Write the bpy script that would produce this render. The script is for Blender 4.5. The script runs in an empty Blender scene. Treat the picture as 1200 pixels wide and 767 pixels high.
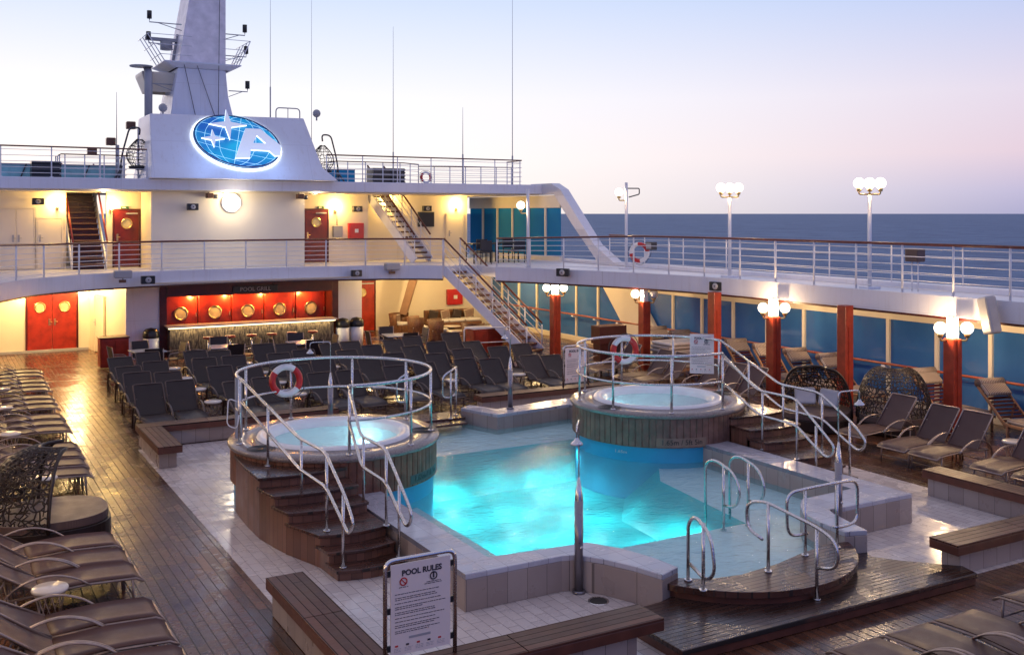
import bpy, bmesh, math, random
from mathutils import Vector, Matrix, noise as mnoise
from mathutils.geometry import tessellate_polygon
random.seed(7)
SC = bpy.context.scene
COL = SC.collection
PI = math.pi
R = math.radians
CX = 9.6          # the ship's centreline; y runs forward, z = 0 is the pool deck
ORD = ['first', 'second', 'third', 'fourth', 'fifth', 'sixth', 'seventh', 'eighth', 'ninth', 'tenth', 'eleventh', 'twelfth',
       'thirteenth', 'fourteenth', 'fifteenth', 'sixteenth', 'seventeenth', 'eighteenth', 'nineteenth', 'twentieth']

def s2l(c):
    return tuple(((v / 255) / 12.92 if v / 255 <= .04045 else ((v / 255 + .055) / 1.055) ** 2.4) for v in c)

# ------------------------------------------------------------------ materials
class NT:
    def __init__(s, name):
        s.m = bpy.data.materials.new(name); s.m.use_nodes = True
        s.t = s.m.node_tree; s.n = s.t.nodes; s.l = s.t.links
        s.b = s.n['Principled BSDF']; s.out = s.n['Material Output']
        s.tc = s.n.new('ShaderNodeTexCoord')
    def node(s, typ, **kw):
        nd = s.n.new(typ)
        for k, v in kw.items():
            if k[0] == '_': nd.inputs[k[1:].replace('_', ' ')].default_value = v
            else: setattr(nd, k, v)
        return nd
    def math(s, op, a, b=None, c=None):
        nd = s.n.new('ShaderNodeMath'); nd.operation = op
        for i, v in enumerate((a, b, c)):
            if v is None: continue
            if isinstance(v, (int, float)): nd.inputs[i].default_value = v
            else: s.l.new(v, nd.inputs[i])
        return nd.outputs[0]
    def noise(s, scale, detail=4, rough=.55, vec=None, dist=0):
        nd = s.node('ShaderNodeTexNoise'); nd.inputs['Scale'].default_value = scale
        nd.inputs['Detail'].default_value = detail; nd.inputs['Roughness'].default_value = rough
        nd.inputs['Distortion'].default_value = dist
        s.l.new(vec or s.tc.outputs['Object'], nd.inputs['Vector']); return nd.outputs['Fac']
    def ramp(s, fac, stops):
        nd = s.n.new('ShaderNodeValToRGB'); e = nd.color_ramp.elements
        while len(e) < len(stops): e.new(.5)
        for i, (p, c) in enumerate(stops):
            e[i].position = p; e[i].color = (c, c, c, 1) if isinstance(c, (int, float)) else (*c, 1)
        s.l.new(fac, nd.inputs[0]); return nd.outputs[0]
    def mix(s, fac, a, b, mode='MIX'):
        nd = s.n.new('ShaderNodeMix'); nd.data_type = 'RGBA'; nd.blend_type = mode
        for i, v in ((0, fac), (6, a), (7, b)):
            if isinstance(v, (int, float)): nd.inputs[i].default_value = v
            elif isinstance(v, tuple): nd.inputs[i].default_value = (*v, 1)
            else: s.l.new(v, nd.inputs[i])
        return nd.outputs[2]
    def bump(s, h, strength=.3, dist=.01, prev=None):
        nd = s.n.new('ShaderNodeBump'); nd.inputs['Strength'].default_value = strength; nd.inputs['Distance'].default_value = dist
        s.l.new(h, nd.inputs['Height'])
        if prev: s.l.new(prev, nd.inputs['Normal'])
        return nd.outputs[0]
    def set(s, **kw):
        for k, v in kw.items():
            i = s.b.inputs[k.replace('_', ' ')]
            if isinstance(v, (int, float)): i.default_value = v
            elif isinstance(v, tuple): i.default_value = (*v, 1)
            else: s.l.new(v, i)
        return s

def plain(name, col, rough=.5, metal=0, var=.15, scale=3, bump=0, bscale=60, **kw):
    t = NT(name)
    n = t.noise(scale, 5)
    c = t.mix(t.ramp(n, [(.3, 0.0), (.7, 1.0)]), tuple(v * (1 - var) for v in col), tuple(min(1, v * (1 + var)) for v in col))
    n2 = t.noise(scale * 4.3, 3)
    rr = t.math('MULTIPLY_ADD', n2, rough * .5, rough * .75)
    t.set(Base_Color=c, Roughness=rr, Metallic=metal, **kw)
    if bump: t.l.new(t.bump(t.noise(bscale, 3), bump, .005), t.b.inputs['Normal'])
    return t.m

def bricks(t, w, h, mortar, rot=0, offset=.5, loc=(0, 0, 0)):
    mp = t.n.new('ShaderNodeMapping'); mp.inputs['Rotation'].default_value = (0, 0, rot); mp.inputs['Location'].default_value = loc
    t.l.new(t.tc.outputs['Object'], mp.inputs[0])
    b = t.n.new('ShaderNodeTexBrick'); t.l.new(mp.outputs[0], b.inputs['Vector'])
    b.offset = offset; b.squash = 1
    b.inputs['Scale'].default_value = 1; b.inputs['Brick Width'].default_value = w; b.inputs['Row Height'].default_value = h
    b.inputs['Mortar Size'].default_value = mortar; b.inputs['Mortar Smooth'].default_value = .1; b.inputs['Bias'].default_value = 0
    b.inputs['Color1'].default_value = (0, 0, 0, 1); b.inputs['Color2'].default_value = (1, 1, 1, 1); b.inputs['Mortar'].default_value = (.5, .5, .5, 1)
    return b

def planks(name, c1, c2, gap, w=.115, ln=2.6, rot=PI / 2, wet=.0, rough=.4, streak=1.0):
    t = NT(name)
    b = bricks(t, ln, w, .0065, rot)
    b.offset = .37; b.offset_frequency = 3
    tone = t.math('MULTIPLY', b.outputs['Color'], 1.0)
    st = t.noise(2.2, 6, .7, dist=.6)
    mp = t.n.new('ShaderNodeMapping'); mp.inputs['Rotation'].default_value = (0, 0, rot); mp.inputs['Scale'].default_value = (1.2, 22, 22)
    t.l.new(t.tc.outputs['Object'], mp.inputs[0])
    grain = t.noise(1.6, 5, .6, vec=mp.outputs[0])
    f = t.math('ADD', t.math('MULTIPLY', tone, .35), t.math('ADD', t.math('MULTIPLY', grain, .45), t.math('MULTIPLY', st, .3 * streak)))
    c = t.mix(t.ramp(f, [(.3, 0.0), (.8, 1.0)]), c1, c2)
    c = t.mix(b.outputs['Fac'], c, gap)
    if wet:
        pud = t.ramp(t.noise(1.3, 9, .74, dist=.35), [(.38, 0.0), (.62, 1.0)])
        c = t.mix(t.math('MULTIPLY', pud, .35), c, tuple(v * .45 for v in c1))
        rr = t.math('SUBTRACT', rough, t.math('MULTIPLY', pud, wet))
        rr = t.math('ADD', rr, t.math('MULTIPLY', t.noise(9, 3), .12))
        h = t.math('ADD', t.math('MULTIPLY', t.noise(15, 7, .62, dist=.3), .8), t.math('MULTIPLY', grain, .25))
        nb = t.bump(h, .42, .007)
    else:
        rr = t.math('MULTIPLY_ADD', t.noise(8, 4), rough * .6, rough * .6)
        nb = t.bump(grain, .25, .004)
    nb = t.bump(b.outputs['Fac'], -.8, .005, nb); rr = t.math('ADD', rr, t.math('MULTIPLY', b.outputs['Fac'], .35))
    t.set(Base_Color=c, Roughness=rr, Normal=nb); t.b.inputs['Specular IOR Level'].default_value = .55 if wet > .15 else .25
    return t.m

def tiles(name, c1, c2, gap, w, h, rot=PI / 2, rough=.3, mortar=.004, wet=True, offset=.5):
    t = NT(name)
    b = bricks(t, w, h, mortar, rot, offset)
    st = t.noise(.9, 6, .6, dist=.5)
    f = t.math('ADD', t.math('MULTIPLY', b.outputs['Color'], .5), t.math('MULTIPLY', st, .5))
    c = t.mix(f, c1, c2); c = t.mix(b.outputs['Fac'], c, gap)
    pud = t.ramp(t.noise(1.7, 6, .65, dist=.8), [(.42, 0.0), (.6, 1.0)])
    rr = t.math('SUBTRACT', rough, t.math('MULTIPLY', pud, rough * .7 if wet else 0.0))
    nb = t.bump(t.noise(14, 4), .12, .006)
    nb = t.bump(b.outputs['Fac'], -.5, .003, nb)
    t.set(Base_Color=c, Roughness=rr, Normal=nb)
    return t.m

def joints(name, c1, c2, gap, pitch=.3, rough=.35, wid=.03):
    """vertical joints on upright faces, a tile joint grid on top faces"""
    t = NT(name)
    sx = t.n.new('ShaderNodeSeparateXYZ'); t.l.new(t.tc.outputs['Object'], sx.inputs[0])
    u = t.math('DIVIDE', t.math('ADD', sx.outputs[0], sx.outputs[1]), pitch)
    fr = t.math('FRACT', u); j = t.math('LESS_THAN', fr, wid)
    cell = t.n.new('ShaderNodeTexWhiteNoise'); cell.noise_dimensions = '1D'; t.l.new(t.math('FLOOR', u), cell.inputs['W'])
    f = t.math('ADD', t.math('MULTIPLY', cell.outputs[0], .6), t.math('MULTIPLY', t.noise(2, 5), .5))
    c = t.mix(f, c1, c2); c = t.mix(j, c, gap)
    t.set(Base_Color=c, Roughness=t.math('MULTIPLY_ADD', t.noise(3, 4), rough, rough * .4), Normal=t.bump(j, -.5, .004, t.bump(t.noise(20, 3), .1, .004)))
    return t.m

def emis(name, col, strength, base=(.8, .8, .8)):
    t = NT(name); n = t.noise(4, 2)
    t.set(Base_Color=base, Emission_Color=tuple(col), Emission_Strength=t.math('MULTIPLY_ADD', n, strength * .1, strength * .95), Roughness=.4)
    return t.m

def lampglass(name, col, strength):
    """opal glass: gives off light and lets the bulb's light through"""
    t = NT(name)
    e = t.n.new('ShaderNodeEmission'); e.inputs[0].default_value = (*col, 1); e.inputs[1].default_value = strength
    tr = t.n.new('ShaderNodeBsdfTransparent'); a = t.n.new('ShaderNodeAddShader')
    t.l.new(e.outputs[0], a.inputs[0]); t.l.new(tr.outputs[0], a.inputs[1]); t.l.new(a.outputs[0], t.out.inputs[0])
    t.n.remove(t.b); return t.m

def water(name, tint, bscale=3.5, bstr=.25, spec=1.33, rough=.03, milk=0.0, milkc=(.7, .9, .95)):
    t = NT(name)
    tr = t.n.new('ShaderNodeBsdfTransparent'); tr.inputs[0].default_value = (*tint, 1)
    gl = t.n.new('ShaderNodeBsdfGlossy'); gl.inputs['Roughness'].default_value = rough
    fr = t.n.new('ShaderNodeFresnel'); fr.inputs[0].default_value = spec
    mp = t.n.new('ShaderNodeMapping'); mp.inputs['Scale'].default_value = (1, 1.5, 1); t.l.new(t.tc.outputs['Object'], mp.inputs[0])
    h = t.math('ADD', t.noise(bscale, 3, .55, vec=mp.outputs[0], dist=.8), t.math('MULTIPLY', t.noise(bscale * 3.3, 3, .5, vec=mp.outputs[0]), .35))
    nb = t.bump(h, bstr, .08)
    t.l.new(nb, gl.inputs['Normal']); t.l.new(nb, fr.inputs['Normal'])
    body = tr.outputs[0]
    if milk:
        df = t.n.new('ShaderNodeBsdfDiffuse'); df.inputs[0].default_value = (*milkc, 1)
        mm = t.n.new('ShaderNodeMixShader'); mm.inputs[0].default_value = milk
        t.l.new(tr.outputs[0], mm.inputs[1]); t.l.new(df.outputs[0], mm.inputs[2]); body = mm.outputs[0]
    mx = t.n.new('ShaderNodeMixShader'); t.l.new(t.math('MULTIPLY', fr.outputs[0], .7), mx.inputs[0]); t.l.new(body, mx.inputs[1]); t.l.new(gl.outputs[0], mx.inputs[2])
    t.l.new(mx.outputs[0], t.out.inputs[0]); t.n.remove(t.b); return t.m

M = {}
M['deck'] = planks('wet teak deck', (.045, .016, .009), (.185, .072, .034), (.005, .003, .002), w=.13, ln=5.3, rot=PI / 2, wet=.21, rough=.29)
M['platform'] = planks('wet teak step', (.022, .010, .008), (.085, .038, .026), (.012, .008, .007), w=.085, ln=4, rot=0, wet=.25, rough=.34)
M['bench'] = planks('weathered bench teak', (.055, .020, .013), (.165, .068, .046), (.012, .006, .005), w=.11, ln=3, rot=0, wet=.1, rough=.45)
M['bench_y'] = planks('weathered bench teak along', (.055, .020, .013), (.165, .068, .046), (.012, .006, .005), w=.11, ln=3, rot=PI / 2, wet=.1, rough=.45)
M['tread'] = planks('stained tread teak', (.035, .013, .009), (.12, .045, .028), (.015, .008, .006), w=.09, ln=3, rot=0, wet=.2, rough=.32)
M['cladding'] = plain('drum cladding teak', (.17, .066, .038), .5, var=.4, scale=5, bump=.15, bscale=40)
M['cladding_grey'] = plain('weathered drum cladding', (.17, .088, .066), .5, var=.35, scale=5, bump=.15, bscale=40)
M['edge'] = plain('bench edge teak', (.11, .036, .022), .42, var=.3, scale=4, bump=.1)
M['tile'] = tiles('surround tile', (.46, .40, .39), (.66, .60, .57), (.20, .17, .17), .32, .16, rot=PI / 2, rough=.34)
M['coping_top'] = tiles('coping tile', (.36, .35, .40), (.52, .51, .56), (.22, .21, .24), .3, .3, rot=0, rough=.3, offset=0)
M['coping_side'] = joints('coping side tile', (.26, .20, .18), (.42, .345, .31), (.14, .11, .10), .29)
M['pool'] = tiles('pool floor tile', (.006, .47, .50), (.012, .57, .60), (.008, .42, .45), .3, .3, rot=0, rough=.4, wet=False, offset=0)
M['ledge'] = plain('pale pool ledge', (.90, .93, .95), .35, var=.08, scale=1.5)
M['blue_base'] = plain('pool blue paint', (.04, .36, .58), .35, var=.1, scale=2)
M['water'] = water('pool water', (.90, .98, .99), bstr=.45, spec=1.25, rough=.08, milk=.22, milkc=(.30, .80, .88))
M['spa_water'] = water('spa water', (.80, .98, 1.0), bscale=6, bstr=.6, milk=.45, milkc=(.78, .96, 1.0))
M['acrylic'] = plain('spa acrylic', (.80, .80, .80), .25, var=.04)
M['granite'] = plain('spa rim stone', (.23, .19, .175), .22, var=.45, scale=45)
M['steel'] = plain('brushed steel', (.62, .60, .60), .26, metal=1, var=.06, scale=12)
M['white'] = plain('white ship paint', (.70, .715, .79), .42, var=.04, scale=.8, bump=.03, bscale=6)
def shipwhite(name, col):
    t = NT(name)
    mp = t.n.new('ShaderNodeMapping'); mp.inputs['Rotation'].default_value = (PI / 2, 0, 0); t.l.new(t.tc.outputs['Object'], mp.inputs[0])
    b = t.n.new('ShaderNodeTexBrick'); t.l.new(mp.outputs[0], b.inputs['Vector']); b.offset = .5
    for k, v in (('Scale', 1), ('Brick Width', 2.7), ('Row Height', 1.3), ('Mortar Size', .008), ('Mortar Smooth', .6)): b.inputs[k].default_value = v
    mp2 = t.n.new('ShaderNodeMapping'); mp2.inputs['Scale'].default_value = (5, 5, .5); t.l.new(t.tc.outputs['Object'], mp2.inputs[0])
    streak = t.ramp(t.noise(1.4, 5, .7, vec=mp2.outputs[0]), [(.52, 0.0), (.74, 1.0)])
    c = t.mix(t.ramp(t.noise(.9, 5), [(.3, 0.0), (.7, 1.0)]), tuple(v * .93 for v in col), col)
    c = t.mix(t.math('MULTIPLY', streak, .22), c, (.42, .34, .28)); c = t.mix(t.math('MULTIPLY', b.outputs['Fac'], .35), c, (.35, .34, .36))
    nb = t.bump(t.noise(1.3, 2), .25, .02); nb = t.bump(b.outputs['Fac'], .4, .004, nb)
    t.set(Base_Color=c, Roughness=t.math('MULTIPLY_ADD', t.noise(4, 4), .25, .3), Normal=nb); return t.m
M['white'] = shipwhite('white ship steel', (.71, .72, .78))
M['white_rail'] = plain('white rail paint', (.72, .72, .74), .4, var=.06)
M['cream'] = plain('cream wall paint', (.78, .70, .55), .5, var=.05, scale=.7, bump=.03, bscale=5)
M['ceiling'] = plain('ceiling paint', (.62, .55, .45), .6, var=.05)
M['handrail'] = plain('varnished handrail', (.13, .032, .02), .3, var=.3, scale=6)
M['mahogany'] = plain('red mahogany', (.29, .024, .010), .32, var=.35, scale=(3.5), bump=.05)
M['door_dark'] = plain('dark red door', (.13, .013, .009), .32, var=.35, scale=3.5)
M['dark_wood'] = plain('dark red frame wood', (.07, .010, .008), .35, var=.3)
M['column'] = plain('red varnished column', (.36, .045, .02), .34, var=.25, scale=5)
M['brass'] = plain('brass', (.72, .52, .22), .3, metal=1, var=.1)
M['brassglass'] = plain('porthole glass', (.55, .48, .28), .15, var=.2, scale=6)
M['black'] = plain('black plastic', (.015, .015, .016), .35, var=.3)
M['plate'] = plain('depth plate', (.24, .15, .11), .5)
M['darkgrey'] = plain('dark grey metal', (.05, .05, .055), .45, var=.3)
M['grey'] = plain('grey paint', (.36, .36, .38), .45, var=.1)
M['red'] = plain('red enamel', (.52, .02, .02), .35, var=.1)
M['whiteplastic'] = plain('white plastic', (.78, .77, .75), .35, var=.05)
M['frame'] = plain('bronze lounger frame', (.30, .23, .20), .38, metal=.6, var=.2, scale=8)
M['frame_dark'] = plain('dark lounger frame', (.10, .07, .06), .4, metal=.5, var=.2, scale=8)
def sling(name, a, b):
    t = NT(name)
    w = t.n.new('ShaderNodeTexWave'); w.inputs['Scale'].default_value = 55; w.inputs['Distortion'].default_value = .4; w.bands_direction = 'Y'
    t.l.new(t.tc.outputs['Object'], w.inputs[0])
    w2 = t.n.new('ShaderNodeTexWave'); w2.inputs['Scale'].default_value = 55; w2.bands_direction = 'X'; t.l.new(t.tc.outputs['Object'], w2.inputs[0])
    f = t.math('MULTIPLY', t.math('ADD', w.outputs['Fac'], w2.outputs['Fac']), .5)
    oi = t.n.new('ShaderNodeObjectInfo')
    f2 = t.math('ADD', t.math('MULTIPLY', f, .5), t.math('MULTIPLY', t.math('ADD', t.noise(5, 5), oi.outputs['Random']), .3))
    t.set(Base_Color=t.mix(f2, a, b), Roughness=t.math('MULTIPLY_ADD', t.noise(4, 5), .5, .2), Normal=t.bump(f, .25, .002))
    t.b.inputs['Specular IOR Level'].default_value = .3
    return t.m
M['sling'] = sling('brown sling mesh', (.040, .018, .016), (.112, .056, .047))
M['sling_dark'] = sling('charcoal sling mesh', (.016, .011, .011), (.045, .032, .031))
M['wicker'] = plain('dark wicker', (.022, .013, .010), .4, var=.4, scale=20)
M['rattan'] = plain('brown rattan', (.13, .055, .026), .5, var=.4, scale=18, bump=.5, bscale=70)
M['cushion'] = sling('brown seat cushion', (.07, .045, .04), (.15, .10, .085))
M['pillow'] = plain('grey white pillow', (.60, .58, .58), .7, var=.06)
M['stripe'] = NT('cream striped cushion').m
t = NT('striped towel cushion')
w = t.n.new('ShaderNodeTexWave'); w.inputs['Scale'].default_value = 7; w.bands_direction = 'Y'; t.l.new(t.tc.outputs['Object'], w.inputs[0])
t.set(Base_Color=t.mix(t.ramp(w.outputs['Fac'], [(.55, 0.0), (.7, 1.0)]), (.44, .37, .31), (.18, .12, .10)), Roughness=.8, Normal=t.bump(t.noise(12, 4), .3, .02))
M['stripe'] = t.m
M['teak'] = plain('oiled teak frame', (.36, .19, .10), .45, var=.25, scale=7)
M['tabletop'] = plain('pale table top', (.62, .55, .48), .22, var=.1, scale=7)
M['stonetop'] = plain('grey table top', (.42, .44, .46), .2, var=.15, scale=9)
M['signboard'] = plain('sign board', (.80, .70, .66), .4, var=.03)
M['ink'] = plain('sign ink', (.03, .025, .04), .5, var=.1)
M['redink'] = plain('sign red ink', (.5, .03, .03), .5, var=.1)
M['grate'] = plain('dark grate', (.03, .03, .03), .5)
M['globe'] = lampglass('opal globe glass', (1.0, .88, .70), 1.5)
M['spot'] = lampglass('downlight glass', (1.0, .80, .5), 4.0)
M['sconce'] = lampglass('wall light glass', (1.0, .85, .55), 3.0)
M['ledstrip'] = emis('counter light strip', (1.0, .80, .42), 3.0)
M['backlight'] = emis('emblem halo light', (.86, .97, 1.0), 2.6)
M['poollight'] = emis('pool lamp glass', (.8, 1.0, 1.0), 2.5)
M['letter_face'] = emis('emblem white face', (.66, .76, 1.0), .30)
M['grid'] = emis('emblem grid line', (.25, .75, 1), .8)
M['letter_glow'] = emis('emblem letter edge light', (.85, 1, 1), 1.6)
M['porthole_lit'] = emis('lit porthole', (1.0, .93, .78), 2.2)
M['sea_mat'] = None
# emblem globe: lit blue panel, brighter towards its middle the way a backlit panel is, with a grid of lines
t = NT('emblem blue panel')
t.set(Base_Color=(.003, .03, .1), Emission_Color=t.mix(t.ramp(t.noise(.9, 2), [(.35, 0.0), (.65, 1.0)]), (.0, .10, .48), (.0, .42, .80)), Emission_Strength=.8, Roughness=.3)
M['emblem_blue'] = t.m
t = NT('bar front mosaic')
mp = t.n.new('ShaderNodeMapping'); mp.inputs['Scale'].default_value = (14, 14, 3); t.l.new(t.tc.outputs['Object'], mp.inputs[0])
nn = t.noise(2, 4, .6, vec=mp.outputs[0])
t.set(Base_Color=t.mix(t.ramp(nn, [(.4, 0.0), (.62, 1.0)]), (.02, .016, .018), (.14, .11, .085)), Roughness=.35, Normal=t.bump(nn, .6, .02))
M['mosaic'] = t.m
# tinted glass of the windscreens
t = NT('blue tinted glass')
tr = t.n.new('ShaderNodeBsdfTransparent'); tr.inputs[0].default_value = (.18, .40, .70, 1)
df = t.n.new('ShaderNodeBsdfDiffuse'); t.l.new(t.mix(t.ramp(t.noise(.6, 4), [(.3, 0.0), (.7, 1.0)]), (.055, .20, .52), (.085, .28, .64)), df.inputs[0])
m1 = t.n.new('ShaderNodeMixShader'); m1.inputs[0].default_value = .62; t.l.new(tr.outputs[0], m1.inputs[1]); t.l.new(df.outputs[0], m1.inputs[2])
gl = t.n.new('ShaderNodeBsdfGlossy'); gl.inputs['Roughness'].default_value = .06
m2 = t.n.new('ShaderNodeMixShader'); m2.inputs[0].default_value = .12; t.l.new(m1.outputs[0], m2.inputs[1]); t.l.new(gl.outputs[0], m2.inputs[2])
t.l.new(m2.outputs[0], t.out.inputs[0]); t.n.remove(t.b)
M['tint'] = t.m
t = NT('teal tinted glass')
tr = t.n.new('ShaderNodeBsdfTransparent'); tr.inputs[0].default_value = (.06, .42, .62, 1)
df = t.n.new('ShaderNodeBsdfDiffuse'); df.inputs[0].default_value = (.05, .30, .58, 1)
m1 = t.n.new('ShaderNodeMixShader'); m1.inputs[0].default_value = .6; t.l.new(tr.outputs[0], m1.inputs[1]); t.l.new(df.outputs[0], m1.inputs[2])
t.l.new(m1.outputs[0], t.out.inputs[0]); t.n.remove(t.b)
M['teal'] = t.m
t = NT('open sea water')
mp = t.n.new('ShaderNodeMapping'); mp.inputs['Scale'].default_value = (1, 1, 1); t.l.new(t.tc.outputs['Object'], mp.inputs[0])
h = t.math('ADD', t.noise(.06, 8, .62, dist=.3), t.math('MULTIPLY', t.noise(.35, 5, .6), .35))
t.set(Base_Color=t.mix(t.ramp(t.noise(.022, 9, .78), [(.36, 0.0), (.66, 1.0)]), (.022, .062, .165), (.10, .18, .33)), Roughness=.5, Normal=t.bump(h, 1.0, 2.5))
t.b.inputs['Specular IOR Level'].default_value = .14
M['sea_mat'] = t.m
bpy.data.materials.remove(bpy.data.materials['cream striped cushion'])

# ------------------------------------------------------------------ geometry
def P(*a): return Vector(a)
def fillet(pts, r, seg=5, closed=False):
    pts = [Vector(p) for p in pts]; out = []; n = len(pts)
    for i, p in enumerate(pts):
        if not closed and (i == 0 or i == n - 1): out.append(p); continue
        a = pts[i - 1] - p; b = pts[(i + 1) % n] - p
        rr = min(r, a.length * .49, b.length * .49)
        p0 = p + a.normalized() * rr; p1 = p + b.normalized() * rr
        for k in range(seg + 1):
            u = k / seg; out.append(p0 * (1 - u) ** 2 + p * 2 * u * (1 - u) + p1 * u * u)
    return out
def arc(cx, cy, r, a0, a1, n=24):
    return [(cx + r * math.cos(R(a0 + (a1 - a0) * i / n)), cy + r * math.sin(R(a0 + (a1 - a0) * i / n))) for i in range(n + 1)]

class MB:
    def __init__(s): s.v = []; s.f = []; s.sm = []
    def add(s, vs, fs, smooth=False, mtx=None):
        o = len(s.v)
        s.v += [tuple(mtx @ Vector(p)) if mtx else tuple(p) for p in vs]
        s.f += [tuple(i + o for i in f) for f in fs]; s.sm += [smooth] * len(fs); return s
    def box(s, x0, x1, y0, y1, z0, z1, mtx=None):
        return s.add([(x0, y0, z0), (x1, y0, z0), (x1, y1, z0), (x0, y1, z0), (x0, y0, z1), (x1, y0, z1), (x1, y1, z1), (x0, y1, z1)],
                     [(3, 2, 1, 0), (4, 5, 6, 7), (0, 1, 5, 4), (1, 2, 6, 5), (2, 3, 7, 6), (3, 0, 4, 7)], mtx=mtx)
    def beam(s, a, b, w, h, up=(0, 0, 1)):
        a = Vector(a); b = Vector(b); d = (b - a); L = d.length; d.normalize()
        u = Vector(up); x = d.cross(u)
        if x.length < 1e-4: x = d.cross(Vector((1, 0, 0)))
        x.normalize(); u = x.cross(d).normalized()
        m = Matrix((( d.x, x.x, u.x, a.x), (d.y, x.y, u.y, a.y), (d.z, x.z, u.z, a.z), (0, 0, 0, 1)))
        return s.box(0, L, -w / 2, w / 2, -h / 2, h / 2, mtx=m)
    def tube(s, pts, r, n=8, closed=False, caps=True, sy=1.0, r2=None):
        pts = [Vector(p) for p in pts]; q = [pts[0]]
        for p in pts[1:]:
            if (p - q[-1]).length > 1e-5: q.append(p)
        pts = q; m = len(pts)
        if m < 2: return s
        T = []
        for i in range(m):
            if closed: d = pts[(i + 1) % m] - pts[i - 1]
            else: d = pts[min(i + 1, m - 1)] - pts[max(i - 1, 0)]
            T.append(d.normalized())
        up = Vector((0, 0, 1)) if abs(T[0].z) < .9 else Vector((1, 0, 0))
        N = T[0].cross(up).normalized(); vs = []
        for i in range(m):
            N = (N - T[i] * N.dot(T[i])); N = N.normalized() if N.length > 1e-6 else T[i].orthogonal().normalized()
            B = T[i].cross(N)
            rr = r if r2 is None else r + (r2 - r) * i / (m - 1)
            for k in range(n):
                a = 2 * PI * k / n; vs.append(pts[i] + N * math.cos(a) * rr + B * math.sin(a) * rr * sy)
        fs = []
        for i in range(m if closed else m - 1):
            j = (i + 1) % m
            for k in range(n): fs.append((i * n + k, i * n + (k + 1) % n, j * n + (k + 1) % n, j * n + k))
        if caps and not closed: fs += [tuple(range(n - 1, -1, -1)), tuple((m - 1) * n + k for k in range(n))]
        return s.add(vs, fs, True)
    def cyl(s, x, y, z0, z1, r, n=20, r1=None, smooth=True):
        r1 = r if r1 is None else r1
        vs = [(x + r * math.cos(2 * PI * k / n), y + r * math.sin(2 * PI * k / n), z0) for k in range(n)] + \
             [(x + r1 * math.cos(2 * PI * k / n), y + r1 * math.sin(2 * PI * k / n), z1) for k in range(n)]
        o = len(s.v); s.add(vs, [(k, (k + 1) % n, n + (k + 1) % n, n + k) for k in range(n)], smooth)
        s.f += [tuple(o + k for k in range(n - 1, -1, -1)), tuple(o + n + k for k in range(n))]; s.sm += [False, False]; return s
    def disc_y(s, x, y, z, r, d, n=24):     # short cylinder whose axis is y
        m = Matrix.Translation((x, y, z)) @ Matrix.Rotation(PI / 2, 4, 'X')
        b = MB().cyl(0, 0, 0, d, r, n); 
        return s.merge(b, m)
    def merge(s, b, m=None):
        o = len(s.v); s.v += [tuple(m @ Vector(p)) if m else p for p in b.v]; s.f += [tuple(i + o for i in f) for f in b.f]; s.sm += b.sm; return s
    def lathe(s, prof, x=0, y=0, n=24, a0=0, a1=360):
        full = abs(a1 - a0) >= 360; cnt = n if full else n + 1; m = len(prof)
        vs = [(x + r * math.cos(R(a0 + (a1 - a0) * k / n)), y + r * math.sin(R(a0 + (a1 - a0) * k / n)), z) for k in range(cnt) for r, z in prof]
        fs = []
        for k in range(n):
            k2 = (k + 1) % cnt
            for i in range(m - 1): fs.append((k * m + i, k2 * m + i, k2 * m + i + 1, k * m + i + 1))
        return s.add(vs, fs, True)
    def ball(s, x, y, z, r, n=16, sz=1.0):
        prof = [(r * math.sin(PI * i / 10) + 1e-4, z - r * sz * math.cos(PI * i / 10)) for i in range(11)]
        return s.lathe(prof, x, y, n)
    def prism(s, poly, z0, z1, hole=None, bottom=True, top=True):
        loops = [[Vector((p[0], p[1], 0)) for p in poly]] + ([[Vector((p[0], p[1], 0)) for p in h] for h in (hole or [])])
        tri = tessellate_polygon(loops); flat = [p for l in loops for p in l]; N = len(flat)
        vs = [(p.x, p.y, z0) for p in flat] + [(p.x, p.y, z1) for p in flat]; fs = []
        for a, b, c in tri:
            cr = (flat[b] - flat[a]).cross(flat[c] - flat[a]).z
            if abs(cr) < 1e-12: continue
            if cr < 0: b, c = c, b
            if top: fs.append((a + N, b + N, c + N))
            if bottom: fs.append((c, b, a))
        o = 0
        for li, l in enumerate(loops):
            ar = sum(l[i].x * l[(i + 1) % len(l)].y - l[(i + 1) % len(l)].x * l[i].y for i in range(len(l)))
            ccw = ar > 0; k = len(l)
            for i in range(k):
                j = (i + 1) % k; q = (o + i, o + j, o + j + N, o + i + N)
                if ccw == (li > 0): q = q[::-1]
                fs.append(q)
            o += k
        return s.add(vs, fs)
    def prism_x(s, poly, x0, x1):           # outline in (y, z), extruded along x
        b = MB().prism(poly, x0, x1); m = Matrix(((0, 0, 1, 0), (1, 0, 0, 0), (0, 1, 0, 0), (0, 0, 0, 1)))
        return s.merge(b, m)
    def prism_y(s, poly, y0, y1):           # outline in (x, z), extruded along y
        b = MB().prism(poly, -y1, -y0); m = Matrix(((1, 0, 0, 0), (0, 0, -1, 0), (0, 1, 0, 0), (0, 0, 0, 1)))
        return s.merge(b, m)
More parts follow.
